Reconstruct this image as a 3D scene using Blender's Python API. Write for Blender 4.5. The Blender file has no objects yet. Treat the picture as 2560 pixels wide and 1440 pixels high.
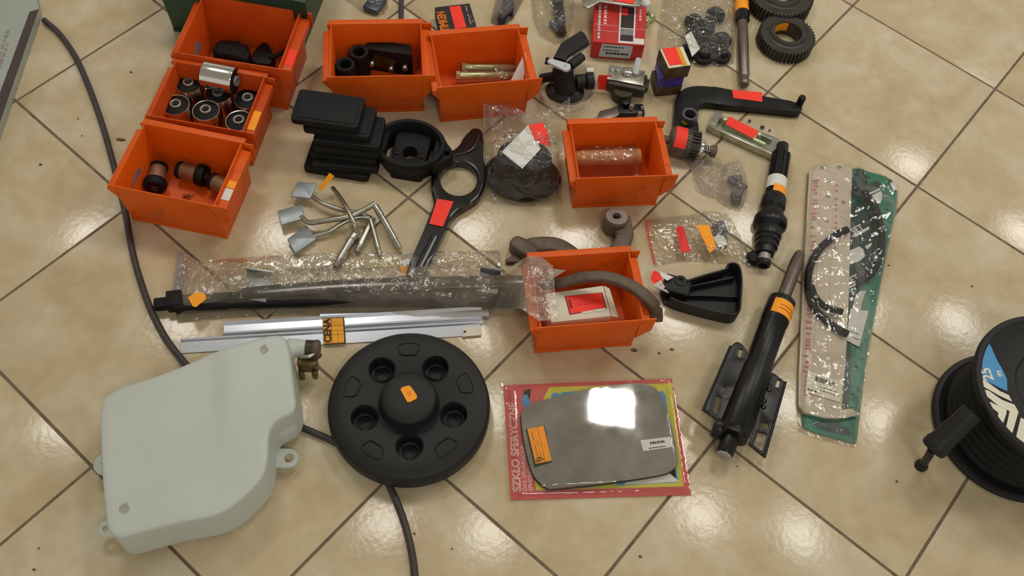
import bpy, bmesh, math, random
from mathutils import Vector, Matrix, noise, geometry
random.seed(7)
PI = math.pi
SC = bpy.context.scene
COL = SC.collection

# ------------------------------------------------------------------ camera, world, lights, exposure
F_PX = 2339.26
CAM = Vector((0.0, -0.95746, 1.6297))
RC = Matrix(((0.99159812, 0.11153242, 0.06552626),
             (0.12935676, -0.85496372, -0.50229858),
             (0.0, 0.50655459, -0.86220789)))      # rows: image right, image down, forward
cd = bpy.data.cameras.new('camera')
cam = bpy.data.objects.new('camera', cd)
COL.objects.link(cam)
cd.sensor_fit = 'HORIZONTAL'
cd.sensor_width = 36.0
cd.lens = F_PX / 2560 * 36.0
cd.clip_start = 0.05
cd.clip_end = 50
r_, d_, f_ = (RC[i].copy() for i in range(3))
m3 = Matrix((r_, -d_, -f_)).transposed()
cam.matrix_world = Matrix.Translation(CAM) @ m3.to_4x4()
SC.camera = cam

w = bpy.data.worlds.new('room_light')
SC.world = w
w.use_nodes = True
w.node_tree.nodes['Background'].inputs[0].default_value = (1.0, 0.955, 0.88, 1)
w.node_tree.nodes['Background'].inputs[1].default_value = 0.55

LAMPS = [(-1.02, 1.32), (0.70, 1.40), (2.42, 1.45), (0.70, -1.9)]
LAMP_Z, LAMP_W = 3.0, 19.0
SC.view_settings.view_transform = 'Standard'
SC.view_settings.look = 'None'
SC.view_settings.gamma = 1.0
SC.view_settings.use_curve_mapping = False
SC.view_settings.exposure = 0.06


# ------------------------------------------------------------------ helpers
def at(x, y, z=0.0):
    """world point on the plane at height z that the camera sees at pixel x, y"""
    d = RC.transposed() @ Vector(((x - 1280) / F_PX, (y - 720) / F_PX, 1.0))
    t = (z - CAM.z) / d.z
    return CAM + d * t


def ats(pts, z=0.0):
    return [at(p[0], p[1], p[2] if len(p) > 2 else z) for p in pts]


def frame(p0, p1, z=0.0, mid=False):
    """matrix standing at pixel p0 (height z), local x pointing to pixel p1, local z up"""
    a, b = at(p0[0], p0[1], z), at(p1[0], p1[1], z)
    x = (b - a).normalized()
    y = Vector((0, 0, 1)).cross(x)
    m = Matrix((x, y, Vector((0, 0, 1)))).transposed().to_4x4()
    m.translation = (a + b) / 2 if mid else a
    return m


def axis_frame(a, b):
    """matrix at world point a with local z pointing to world point b"""
    z = (b - a).normalized()
    h = Vector((0, 0, 1)) if abs(z.z) < 0.9 else Vector((0, 1, 0))
    x = h.cross(z).normalized()
    y = z.cross(x)
    m = Matrix((x, y, z)).transposed().to_4x4()
    m.translation = a
    return m


def T(x=0, y=0, z=0):
    return Matrix.Translation((x, y, z))


def RZ(a):
    return Matrix.Rotation(a, 4, 'Z')


def RX(a):
    return Matrix.Rotation(a, 4, 'X')


def RY(a):
    return Matrix.Rotation(a, 4, 'Y')


I4 = Matrix.Identity(4)


def nb():
    return bmesh.new()


def box(bm, M, sx, sy, sz, bev=0.0, seg=2):
    """box centred in x, y, standing on local z = 0"""
    r = bmesh.ops.create_cube(bm, size=1.0)
    vs = r['verts']
    bmesh.ops.scale(bm, vec=(sx, sy, sz), verts=vs)
    bmesh.ops.translate(bm, vec=(0, 0, sz / 2), verts=vs)
    if bev > 0:
        es = list({e for v in vs for e in v.link_edges})
        q = bmesh.ops.bevel(bm, geom=es, offset=bev, segments=seg, affect='EDGES', profile=0.5)
        vs = list({v for f in q['faces'] for v in f.verts} | {v for v in vs if v.is_valid})
    bmesh.ops.transform(bm, matrix=M, verts=[v for v in vs if v.is_valid])
    return bm


def lathe(bm, M, prof, seg=32, sx=1.0, sy=1.0, close=False, arc=None):
    """revolve (r, z) pairs about local z"""
    rings = []
    n = seg
    a0, a1 = arc if arc else (0, 2 * PI)
    cnt = n if not arc else n + 1
    for r, z in prof:
        if r < 1e-7:
            rings.append([bm.verts.new(M @ Vector((0, 0, z)))])
        else:
            rings.append([bm.verts.new(M @ Vector((r * sx * math.cos(a0 + (a1 - a0) * i / n), r * sy * math.sin(a0 + (a1 - a0) * i / n), z)))
                          for i in range(cnt)])
    if close:
        rings.append(rings[0])
    for A, B in zip(rings, rings[1:]):
        for i in range(n):
            j = (i + 1) % cnt
            if len(A) == 1 and len(B) == 1:
                continue
            if len(A) == 1:
                bm.faces.new((A[0], B[j], B[i]))
            elif len(B) == 1:
                bm.faces.new((A[i], A[j], B[0]))
            else:
                bm.faces.new((A[i], A[j], B[j], B[i]))
    return bm


def spline(pts, n=8):
    """Catmull-Rom through world points (each may carry a radius as 4th value)"""
    P = [Vector(p) for p in pts]
    if len(P) < 3:
        return P
    out = []
    for i in range(len(P) - 1):
        p0 = P[i - 1] if i > 0 else P[i] * 2 - P[i + 1]
        p1, p2 = P[i], P[i + 1]
        p3 = P[i + 2] if i + 2 < len(P) else P[i + 1] * 2 - P[i]
        for k in range(n):
            t = k / n
            out.append(0.5 * ((2 * p1) + (p2 - p0) * t + (2 * p0 - 5 * p1 + 4 * p2 - p3) * t * t + (3 * p1 - p0 - 3 * p2 + p3) * t ** 3))
    out.append(P[-1])
    return out


def tube(bm, pts, r, seg=12, flat=1.0, wide=1.0, rect=False):
    """sweep a section along world points; r number or list; flat squashes it in height"""
    P = [Vector(p[:3]) for p in pts]
    n = len(P)
    R = r if isinstance(r, (list, tuple)) else [r] * n
    rings = []
    for i in range(n):
        t = (P[min(i + 1, n - 1)] - P[max(i - 1, 0)]).normalized()
        h = Vector((0, 0, 1)) if abs(t.z) < 0.95 else Vector((0, 1, 0))
        x = t.cross(h).normalized()
        y = x.cross(t).normalized()
        ring = []
        for k in range(seg):
            a = 2 * PI * k / seg
            c, s = math.cos(a), math.sin(a)
            if rect:
                e = 0.35
                c = math.copysign(abs(c) ** e, c)
                s = math.copysign(abs(s) ** e, s)
            ring.append(bm.verts.new(P[i] + x * (c * R[i] * wide) + y * (s * R[i] * flat)))
        rings.append(ring)
    for A, B in zip(rings, rings[1:]):
        for k in range(seg):
            j = (k + 1) % seg
            bm.faces.new((A[k], A[j], B[j], B[k]))
    bm.faces.new(list(reversed(rings[0])))
    bm.faces.new(rings[-1])
    return bm


def smooth_loop(pts, n=4):
    """closed Catmull-Rom through 2-D/3-D points"""
    P = [Vector(p) for p in pts]
    N = len(P)
    out = []
    for i in range(N):
        p0, p1, p2, p3 = P[i - 1], P[i], P[(i + 1) % N], P[(i + 2) % N]
        for k in range(n):
            t = k / n
            out.append(0.5 * ((2 * p1) + (p2 - p0) * t + (2 * p0 - 5 * p1 + 4 * p2 - p3) * t * t + (3 * p1 - p0 - 3 * p2 + p3) * t ** 3))
    return out


def round_poly(pts, r, n=5):
    """polygon with rounded corners (world xy points); r number or list"""
    P = [Vector((p[0], p[1])) for p in pts]
    N = len(P)
    out = []
    for i in range(N):
        a, b, c = P[i - 1], P[i], P[(i + 1) % N]
        rr = r[i] if isinstance(r, (list, tuple)) else r
        u, v = (a - b), (c - b)
        q = min(rr, u.length * 0.48, v.length * 0.48)
        u.normalize(); v.normalize()
        s, e = b + u * q, b + v * q
        for k in range(n + 1):
            t = k / n
            out.append(s * (1 - t) ** 2 + b * 2 * t * (1 - t) + e * t * t)
    return [Vector((p.x, p.y, 0)) for p in out]


def inside(x, y, lp):
    c = False
    for i in range(len(lp)):
        a, b = lp[i - 1], lp[i]
        if (a[1] > y) != (b[1] > y) and x < (b[0] - a[0]) * (y - a[1]) / (b[1] - a[1]) + a[0]:
            c = not c
    return c


def prism(bm, outline, z0, z1, holes=(), bev=0.0, seg=2, M=None, zf=None):
    """upright solid over an outline (list of xy points), with holes; zf(x, y) lifts it"""
    loops = [list(outline)] + [list(h) for h in holes]
    vs, es = [], []
    for lp in loops:
        b = len(vs)
        vs += [Vector((p[0], p[1])) for p in lp]
        es += [(b + i, b + (i + 1) % len(lp)) for i in range(len(lp))]
    V, E, Fc, ov, _, _ = geometry.delaunay_2d_cdt(vs, es, [], 1, 1e-7)
    if holes:
        Fc = [f for f in Fc if not any(inside(sum((V[i].x for i in f)) / len(f), sum((V[i].y for i in f)) / len(f), h) for h in holes)]
    lift = (lambda x, y: 0.0) if zf is None else zf
    top = [bm.verts.new((v.x, v.y, z1 + lift(v.x, v.y))) for v in V]
    bot = [bm.verts.new((v.x, v.y, z0 + lift(v.x, v.y))) for v in V]
    tf = []
    for f in Fc:
        try:
            g = bm.faces.new([top[i] for i in f]); tf.append(g)
            bm.faces.new([bot[i] for i in reversed(f)])
        except ValueError:
            pass
    rim = []
    done = {}
    for g in tf:
        for e in g.edges:
            done[e] = done.get(e, 0) + 1
    idx = {v: i for i, v in enumerate(top)}
    for e, c in done.items():
        if c == 1:
            rim.append(e)
    for e in rim:
        l = e.link_loops[0]
        a, b = idx[l.vert], idx[l.link_loop_next.vert]
        bm.faces.new((top[b], top[a], bot[a], bot[b]))
    if bev > 0:
        bmesh.ops.bevel(bm, geom=rim, offset=bev, segments=seg, affect='EDGES', profile=0.5)
    for v in [v for v in bm.verts if not v.link_faces]:
        bm.verts.remove(v)
    if M is not None:
        bmesh.ops.transform(bm, matrix=M, verts=bm.verts)
    return bm


def edge_dist(p, loop):
    best = 9.0
    for i in range(len(loop)):
        a, b = loop[i], loop[(i + 1) % len(loop)]
        abx, aby = b[0] - a[0], b[1] - a[1]
        L = abx * abx + aby * aby
        t = 0 if L == 0 else max(0, min(1, ((p[0] - a[0]) * abx + (p[1] - a[1]) * aby) / L))
        dx, dy = p[0] - a[0] - t * abx, p[1] - a[1] - t * aby
        best = min(best, dx * dx + dy * dy)
    return math.sqrt(best)


def film(bm, outline, hfun, res=0.008, wr=0.004, scale=30.0, edge=0.02, z0=0.002, seed=0.0, zb=None, bottom=True):
    """crumpled sheet of plastic over an outline, hfun(x, y) is how high it stands"""
    lp = [Vector((p[0], p[1])) for p in outline]
    big = []
    for i in range(len(lp)):                       # densify the rim
        a, b = lp[i], lp[(i + 1) % len(lp)]
        n = max(1, int((b - a).length / res))
        for k in range(n):
            big.append(a.lerp(b, k / n))
    xs = [p.x for p in big]; ys = [p.y for p in big]
    pts = list(big)
    nx = int((max(xs) - min(xs)) / res) + 1
    ny = int((max(ys) - min(ys)) / res) + 1
    rnd = random.Random(int(seed * 10) + 3)
    for i in range(nx):
        for j in range(ny):
            pts.append(Vector((min(xs) + (i + (j % 2) * 0.5 + rnd.uniform(-.2, .2)) * res, min(ys) + (j + rnd.uniform(-.2, .2)) * res)))
    n = len(big)
    V, E, Fc, _, _, _ = geometry.delaunay_2d_cdt(pts, [(i, (i + 1) % n) for i in range(n)], [], 1, 1e-6)
    tv, bv = [], []
    for v in V:
        up = zb(v.x, v.y) if zb else 0.0
        d = edge_dist(v, lp)
        s = min(1.0, d / edge)
        s = s * s * (3 - 2 * s)
        q = Vector((v.x * scale, v.y * scale, seed))
        rg = 1 - abs(noise.noise(q)) * 2.2
        rg2 = 1 - abs(noise.noise(q * 2.3 + Vector((5, 3, 1)))) * 2.2
        wv = wr * (0.65 * rg + 0.35 * rg2)
        z = z0 + 0.0012 + s * hfun(v.x, v.y) + max(-s * hfun(v.x, v.y), wv * (0.25 + 0.75 * s))
        tv.append(bm.verts.new((v.x, v.y, up + max(z, z0 + 0.0008))))
        if bottom:
            bv.append(bm.verts.new((v.x, v.y, z0 + up)))
    for f in Fc:
        bm.faces.new([tv[i] for i in f])
        if bottom:
            bm.faces.new([bv[i] for i in reversed(f)])
    for v in [v for v in bm.verts if not v.link_faces]:
        bm.verts.remove(v)
    return bm


def bumps(lst, base=0.004):
    """height function from (world centre, radius x, radius y, height, angle) mounds"""
    def f(x, y):
        h = base
        for c, rx, ry, ht, an in lst:
            dx, dy = x - c.x, y - c.y
            u, v = dx * math.cos(an) + dy * math.sin(an), -dx * math.sin(an) + dy * math.cos(an)
            q = (u / rx) ** 2 + (v / ry) ** 2
            if q < 1:
                h = max(h, ht)
            elif q < 2.6:
                t = (q - 1) / 1.6
                h = max(h, base + (ht - base) * (1 - t * t * (3 - 2 * t)))
        return h
    return f


MW = {}                                            # world matrices of the things


def finish(bm, smooth=True, ang=38):
    bmesh.ops.recalc_face_normals(bm, faces=bm.faces)
    me = bpy.data.meshes.new('mesh')
    bm.to_mesh(me)
    bm.free()
    if smooth:
        me.polygons.foreach_set('use_smooth', [True] * len(me.polygons))
        me.set_sharp_from_angle(angle=math.radians(ang))
    return me


def obj(name, bm, mat, parent=None, smooth=True, ang=38, label=None):
    """link a bmesh given in world space as one object; parts keep the frame of their thing"""
    if parent is not None:
        bmesh.ops.transform(bm, matrix=MW[parent].inverted(), verts=bm.verts)
        base = MW[parent]
        loc = None
    else:
        xs = [v.co.x for v in bm.verts]; ys = [v.co.y for v in bm.verts]; zs = [v.co.z for v in bm.verts]
        loc = Vector(((min(xs) + max(xs)) / 2, (min(ys) + max(ys)) / 2, min(zs)))
        bmesh.ops.translate(bm, vec=-loc, verts=bm.verts)
    me = finish(bm, smooth, ang)
    me.name = name
    o = bpy.data.objects.new(name, me)
    COL.objects.link(o)
    me.materials.append(mat)
    if parent is not None:
        o.parent = parent
        MW[o] = MW[parent].copy()
    else:
        o.location = loc
        MW[o] = Matrix.Translation(loc)
    if label:
        o['label'] = label
    return o


def thing(name, label, cat, M, group=None):
    o = bpy.data.objects.new(name, None)
    o.empty_display_size = 0.02
    COL.objects.link(o)
    o.matrix_world = M
    MW[o] = M.copy()
    o['label'] = label
    o['category'] = cat
    if group:
        o['group'] = group
    return o


def tag(o, label, cat, group=None):
    o['label'] = label
    o['category'] = cat
    if group:
        o['group'] = group
    return o


def copy_tree(root, M, label=None):
    r = root.copy(); COL.objects.link(r)
    r.matrix_world = M
    MW[r] = M.copy()
    if label:
        r['label'] = label
    for ch in list(root.children):
        c = ch.copy(); COL.objects.link(c); c.parent = r
        MW[c] = M.copy()
        for g in list(ch.children):
            d = g.copy(); COL.objects.link(d); d.parent = c
            MW[d] = M.copy()
    return r


def patch(bm, quad, dz=0.0004, up=None, n=1):
    """thin sticker over four world corner points"""
    q = [Vector(p) for p in quad]
    nrm = (q[1] - q[0]).cross(q[3] - q[0]).normalized()
    if nrm.z < 0:
        nrm = -nrm
    a = [bm.verts.new(p + nrm * dz) for p in q]
    b = [bm.verts.new(p) for p in q]
    bm.faces.new(a)
    bm.faces.new(list(reversed(b)))
    for i in range(4):
        j = (i + 1) % 4
        bm.faces.new((a[i], b[i], b[j], a[j]))
    return bm


def sticker(name, quad, mat, parent, dz=0.0005, label=None):
    return obj(name, patch(nb(), quad, dz), mat, parent, smooth=False, label=label)


def bil(q, u, v):
    """point inside four corners, u along 0-1, v along 0-3"""
    return (q[0] * (1 - u) + q[1] * u) * (1 - v) + (q[3] * (1 - u) + q[2] * u) * v


def sub(q, u0, v0, u1, v1, lift=0.0):
    r = [bil(q, u0, v0), bil(q, u1, v0), bil(q, u1, v1), bil(q, u0, v1)]
    return [p + Vector((0, 0, lift)) for p in r]


def marks(q, rows, lift=0.0008, h=0.45, seed=1, fill=0.8):
    """rows of small printed dashes standing in for print too small to read"""
    rnd = random.Random(seed)
    bm = nb()
    for (v0, v1, u0, u1) in rows:
        u = u0
        while u < u1:
            l = rnd.uniform(0.03, 0.09)
            if rnd.random() < fill:
                patch(bm, sub(q, u, v0, min(u + l, u1), v1, lift), 0.0002)
            u += l + rnd.uniform(0.012, 0.03)
    return bm


def bars(q, n, u0, u1, v0, v1, lift=0.0008, seed=1):
    rnd = random.Random(seed)
    bm = nb()
    u = u0
    for k in range(n):
        wd = (u1 - u0) / n
        patch(bm, sub(q, u, v0, u + wd * rnd.uniform(.3, .75), v1, lift), 0.0002)
        u += wd
    return bm


def text(body, M, size, mat, parent, name='lettering', bold=0.0, align='LEFT', sx=1.0):
    cu = bpy.data.curves.new('letters', 'FONT')
    cu.body = body
    cu.size = size
    cu.align_x = align
    cu.offset = bold
    cu.extrude = 0.0002
    o = bpy.data.objects.new('letters', cu)
    COL.objects.link(o)
    bpy.context.view_layer.update()
    me = bpy.data.meshes.new_from_object(o)
    bpy.data.objects.remove(o)
    bm = nb()
    bm.from_mesh(me)
    bpy.data.meshes.remove(me)
    bmesh.ops.transform(bm, matrix=M @ Matrix.Diagonal((sx, 1, 1, 1)), verts=bm.verts)
    return obj(name, bm, mat, parent, smooth=False)


# ------------------------------------------------------------------ materials
def lin(c):
    return tuple((x / 255 / 12.92) if x / 255 <= 0.04045 else ((x / 255 + 0.055) / 1.055) ** 2.4 for x in c)


def new_mat(name):
    m = bpy.data.materials.new(name)
    m.use_nodes = True
    nt = m.node_tree
    return m, nt, nt.nodes['Principled BSDF']


def mat(name, rgb, rough=0.5, metal=0.0, var=0.12, vscale=25.0, bump=0.0, bscale=120.0, spec=0.5, trans=0.0, rgb2=None, coat=0.0, rvar=0.0, grime=0.0):
    """procedural material: base colour broken up by noise, optional grain"""
    m, nt, b = new_mat(name)
    N, L = nt.nodes, nt.links
    c = lin(rgb)
    c2 = lin(rgb2) if rgb2 else tuple(max(0, x * (1 - var * 2)) for x in c)
    tc = N.new('ShaderNodeTexCoord')
    nz = N.new('ShaderNodeTexNoise')
    nz.inputs['Scale'].default_value = vscale
    nz.inputs['Detail'].default_value = 4
    L.new(tc.outputs['Object'], nz.inputs['Vector'])
    cr = N.new('ShaderNodeValToRGB')
    cr.color_ramp.elements[0].position = 0.3
    cr.color_ramp.elements[1].position = 0.65
    cr.color_ramp.elements[0].color = (*c2, 1)
    cr.color_ramp.elements[1].color = (*c, 1)
    L.new(nz.outputs['Fac'], cr.inputs[0])
    col = cr.outputs[0]
    if grime:                                       # smeared handling dirt
        oi = N.new('ShaderNodeObjectInfo')
        mp = N.new('ShaderNodeVectorMath')
        mp.operation = 'MULTIPLY_ADD'
        mp.inputs[1].default_value = (1, 1.6, 1)
        L.new(tc.outputs['Object'], mp.inputs[0])
        L.new(oi.outputs['Random'], mp.inputs[2])
        gn = N.new('ShaderNodeTexNoise')
        gn.inputs['Scale'].default_value = 16
        gn.inputs['Detail'].default_value = 6
        gn.inputs['Roughness'].default_value = 0.65
        L.new(mp.outputs[0], gn.inputs['Vector'])
        gr = N.new('ShaderNodeMapRange')
        gr.inputs['From Min'].default_value = 0.58
        gr.inputs['From Max'].default_value = 0.75
        gr.inputs['To Max'].default_value = grime
        L.new(gn.outputs['Fac'], gr.inputs['Value'])
        gm = N.new('ShaderNodeMix')
        gm.data_type = 'RGBA'
        gm.inputs[7].default_value = (0.045, 0.022, 0.012, 1)
        L.new(gr.outputs[0], gm.inputs[0])
        L.new(col, gm.inputs[6])
        col = gm.outputs[2]
    L.new(col, b.inputs['Base Color'])
    b.inputs['Roughness'].default_value = rough
    b.inputs['Metallic'].default_value = metal
    b.inputs['Specular IOR Level'].default_value = spec
    b.inputs['Coat Weight'].default_value = coat
    if rvar:
        mr = N.new('ShaderNodeMapRange')
        mr.inputs['To Min'].default_value = max(0, rough - rvar)
        mr.inputs['To Max'].default_value = min(1, rough + rvar)
        L.new(nz.outputs['Fac'], mr.inputs['Value'])
        L.new(mr.outputs[0], b.inputs['Roughness'])
    if bump:
        n2 = N.new('ShaderNodeTexNoise')
        n2.inputs['Scale'].default_value = bscale
        n2.inputs['Detail'].default_value = 3
        L.new(tc.outputs['Object'], n2.inputs['Vector'])
        bp = N.new('ShaderNodeBump')
        bp.inputs['Strength'].default_value = bump
        bp.inputs['Distance'].default_value = 0.002
        L.new(n2.outputs['Fac'], bp.inputs['Height'])
        L.new(bp.outputs[0], b.inputs['Normal'])
    return m


def film_mat(name, haze=0.10, tint=(250, 249, 246), hazec=(225, 220, 212), rough=0.10, spec=1.0, bscale=45.0, bstr=0.5, crease=0.0):
    """thin clear plastic: mostly see-through, a little milky, shiny on its creases"""
    m = bpy.data.materials.new(name)
    m.use_nodes = True
    nt = m.node_tree
    N, L = nt.nodes, nt.links
    for n in list(N):
        if n.type != 'OUTPUT_MATERIAL':
            N.remove(n)
    out = [n for n in N if n.type == 'OUTPUT_MATERIAL'][0]
    tc = N.new('ShaderNodeTexCoord')
    nz = N.new('ShaderNodeTexNoise')
    nz.inputs['Scale'].default_value = bscale
    nz.inputs['Detail'].default_value = 3
    nz.inputs['Distortion'].default_value = 0.8
    L.new(tc.outputs['Object'], nz.inputs['Vector'])
    bp = N.new('ShaderNodeBump')
    bp.inputs['Strength'].default_value = bstr
    bp.inputs['Distance'].default_value = 0.007
    L.new(nz.outputs['Fac'], bp.inputs['Height'])
    tr = N.new('ShaderNodeBsdfTransparent')
    tr.inputs[0].default_value = (*lin(tint), 1)
    df = N.new('ShaderNodeBsdfDiffuse')
    df.inputs[0].default_value = (*lin(hazec), 1)
    gl = N.new('ShaderNodeBsdfGlossy')
    gl.inputs['Roughness'].default_value = rough
    gl.inputs[0].default_value = (1, 1, 1, 1)
    L.new(bp.outputs[0], gl.inputs['Normal'])
    n3 = N.new('ShaderNodeTexNoise')
    n3.inputs['Scale'].default_value = 14
    L.new(tc.outputs['Object'], n3.inputs['Vector'])
    mr = N.new('ShaderNodeMapRange')
    mr.inputs['From Min'].default_value = 0.35
    mr.inputs['From Max'].default_value = 0.7
    mr.inputs['To Min'].default_value = haze * 0.6
    mr.inputs['To Max'].default_value = haze * 1.4
    L.new(n3.outputs['Fac'], mr.inputs['Value'])
    rd = N.new('ShaderNodeTexNoise')                # whitened creases, their pale streaks also painted in as highlights
    rd.noise_type = 'RIDGED_MULTIFRACTAL'
    rd.inputs['Scale'].default_value = 16
    rd.inputs['Detail'].default_value = 2.5
    L.new(tc.outputs['Object'], rd.inputs['Vector'])
    rr2 = N.new('ShaderNodeMapRange')
    rr2.inputs['From Min'].default_value = 0.30
    rr2.inputs['From Max'].default_value = 0.62
    rr2.inputs['To Max'].default_value = crease
    L.new(rd.outputs['Fac'], rr2.inputs['Value'])
    ha = N.new('ShaderNodeMath')
    ha.operation = 'ADD'
    ha.use_clamp = True
    L.new(mr.outputs[0], ha.inputs[0])
    L.new(rr2.outputs[0], ha.inputs[1])
    m1 = N.new('ShaderNodeMixShader')
    L.new(ha.outputs[0], m1.inputs[0])
    L.new(tr.outputs[0], m1.inputs[1])
    L.new(df.outputs[0], m1.inputs[2])
    fr = N.new('ShaderNodeFresnel')
    fr.inputs['IOR'].default_value = 1.45
    L.new(bp.outputs[0], fr.inputs['Normal'])
    mu = N.new('ShaderNodeMath')
    mu.operation = 'MULTIPLY'
    mu.inputs[1].default_value = spec
    mu.use_clamp = True
    L.new(fr.outputs[0], mu.inputs[0])
    cap = N.new('ShaderNodeMath'); cap.operation = 'MINIMUM'; cap.inputs[1].default_value = 0.35
    L.new(mu.outputs[0], cap.inputs[0])
    mu = cap
    m2 = N.new('ShaderNodeMixShader')
    L.new(mu.outputs[0], m2.inputs[0])
    L.new(m1.outputs[0], m2.inputs[1])
    L.new(gl.outputs[0], m2.inputs[2])
    L.new(m2.outputs[0], out.inputs[0])
    return m


def tile_mat():
    m, nt, b = new_mat('beige_ceramic')
    N, L = nt.nodes, nt.links
    tc = N.new('ShaderNodeTexCoord')
    oi = N.new('ShaderNodeObjectInfo')
    off = N.new('ShaderNodeVectorMath'); off.operation = 'SCALE'
    off.inputs[0].default_value = (37, 21, 13)
    L.new(oi.outputs['Random'], off.inputs['Scale'])
    ad = N.new('ShaderNodeVectorMath'); ad.operation = 'ADD'
    L.new(tc.outputs['Object'], ad.inputs[0]); L.new(off.outputs[0], ad.inputs[1])

    def nz(s, d, dist=0.0):
        n = N.new('ShaderNodeTexNoise')
        n.inputs['Scale'].default_value = s
        n.inputs['Detail'].default_value = d
        n.inputs['Distortion'].default_value = dist
        L.new(ad.outputs[0], n.inputs['Vector'])
        return n
    a, c = nz(9, 5, 0.6), nz(38, 5, 0.3)
    r1 = N.new('ShaderNodeValToRGB')
    e = r1.color_ramp.elements
    e[0].position = 0.32; e[0].color = (*lin((188, 169, 133)), 1)
    e[1].position = 0.70; e[1].color = (*lin((206, 193, 164)), 1)
    x = r1.color_ramp.elements.new(0.5); x.color = (*lin((197, 180, 146)), 1)
    L.new(a.outputs['Fac'], r1.inputs[0])
    r2 = N.new('ShaderNodeValToRGB')
    r2.color_ramp.elements[0].position = 0.35; r2.color_ramp.elements[0].color = (0.93, 0.915, 0.89, 1)
    r2.color_ramp.elements[1].position = 0.68; r2.color_ramp.elements[1].color = (1.03, 1.03, 1.03, 1)
    L.new(c.outputs['Fac'], r2.inputs[0])
    mx = N.new('ShaderNodeMix'); mx.data_type = 'RGBA'; mx.blend_type = 'MULTIPLY'
    mx.inputs[0].default_value = 0.8
    L.new(r1.outputs[0], mx.inputs[6]); L.new(r2.outputs[0], mx.inputs[7])
    L.new(mx.outputs[2], b.inputs['Base Color'])
    b.inputs['Roughness'].default_value = 0.20
    b.inputs['Specular IOR Level'].default_value = 0.5
    n2 = nz(95, 3)
    bp = N.new('ShaderNodeBump'); bp.inputs['Strength'].default_value = 0.19; bp.inputs['Distance'].default_value = 0.0018
    L.new(n2.outputs['Fac'], bp.inputs['Height'])
    L.new(bp.outputs[0], b.inputs['Normal'])
    return m


M_TILE = tile_mat()
M_GROUT = mat('grey_brown_grout', (126, 106, 88), 0.9, var=0.2, vscale=60, bump=0.3)
M_CEIL = mat('ceiling_board', (224, 228, 230), 0.9, var=0.04)
M_ORANGE = mat('orange_plastic', (222, 92, 8), 0.45, var=0.10, vscale=18, bump=0.05, rgb2=(212, 84, 6), spec=0.3, grime=0.55)
M_ORANGE_DK = mat('worn_orange_red_plastic', (208, 82, 14), 0.45, var=0.12, vscale=14, spec=0.3, grime=0.45, rgb2=(188, 66, 10))
M_GREEN = mat('dark_green_plastic', (8, 60, 40), 0.4, var=0.15)
M_BLACK = mat('black_rubber', (20, 20, 20), 0.6, var=0.15, bump=0.1, spec=0.25)
M_BLKPL = mat('black_moulded_plastic', (31, 30, 30), 0.5, spec=0.3, var=0.10, vscale=60, bump=0.12, bscale=500)
M_BLKGL = mat('black_gloss_paint', (14, 13, 13), 0.22, var=0.2, bump=0.06, bscale=40, coat=0.3)
M_BLKSAT = mat('black_satin_paint', (15, 14, 14), 0.36, spec=0.35, var=0.2, bump=0.05, bscale=60)
M_DKSTEEL = mat('dark_forged_steel', (104, 88, 74), 0.55, 0.35, var=0.18, vscale=40, bump=0.2, bscale=90)
M_GEAR = mat('oiled_gear_steel', (76, 72, 64), 0.42, 0.6, var=0.2, vscale=30)
M_STEEL = mat('machined_steel', (168, 162, 156), 0.35, 0.5, var=0.15)
M_ROD = mat('brown_grey_steel_rod', (120, 108, 98), 0.34, 0.75, var=0.12)
M_CHROME = mat('bright_chrome', (225, 222, 215), 0.14, 1.0, var=0.05)
M_ZINC = mat('zinc_plating', (178, 176, 164), 0.28, 0.85, var=0.12, vscale=45, rgb2=(150, 146, 128))
M_ZINCY = mat('yellow_zinc', (206, 204, 160), 0.26, 0.55, var=0.2, vscale=60, rgb2=(160, 184, 130))
M_ZINCB = mat('blue_zinc_plate', (150, 158, 160), 0.42, 0.6, var=0.12, vscale=35)
M_ALU = mat('polished_aluminium', (214, 218, 228), 0.24, 0.65, var=0.05, vscale=8)
M_WHITEPL = mat('milky_white_plastic', (188, 194, 187), 0.45, var=0.05, vscale=7, bump=0.03, rgb2=(184, 189, 176))
M_SMUDGE = mat('grey_smudge', (168, 170, 158), 0.6, var=0.2, vscale=80)
M_WHITE = mat('white_paper', (222, 220, 214), 0.7, var=0.03)
M_CREAM = mat('cream_carton', (224, 219, 196), 0.65, var=0.03)
M_GREYP = mat('pale_grey_plastic', (196, 202, 206), 0.35, var=0.05)
M_RED = mat('fluorescent_red_paper', (255, 52, 30), 0.6, var=0.05)
M_REDDK = mat('red_paper', (232, 40, 34), 0.6, var=0.06)
M_SIGNAL = mat('fluorescent_orange_paper', (255, 162, 2), 0.6, var=0.05)
M_AMBER = mat('amber_paper', (226, 158, 8), 0.5, var=0.08)
M_INK = mat('black_ink', (38, 30, 28), 0.7)
M_INKRED = mat('dark_red_ink', (150, 34, 22), 0.7)
M_INKORG = mat('brown_ink', (160, 74, 10), 0.7)
M_CARTRED = mat('red_carton', (196, 42, 36), 0.45, var=0.06)
M_CARDRED = mat('red_card', (202, 78, 74), 0.5, var=0.04)
M_YELLOW = mat('yellow_print', (206, 196, 32), 0.5, var=0.05)
M_BLUE = mat('blue_print', (62, 142, 196), 0.5, var=0.05)
M_PINK = mat('pale_pink_lettering', (236, 190, 184), 0.6)
M_GREYPR = mat('grey_print', (150, 138, 140), 0.6, var=0.2)
M_DKPRINT = mat('dark_print', (58, 34, 36), 0.6, var=0.3)
M_BROWN = mat('dark_brown_board', (70, 54, 50), 0.6, var=0.08)
M_BOARD = mat('pale_grey_green_board', (158, 165, 153), 0.5, var=0.04)
M_TAN = mat('grey_tan_gasket_board', (206, 192, 174), 0.6, var=0.06, vscale=40)
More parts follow.
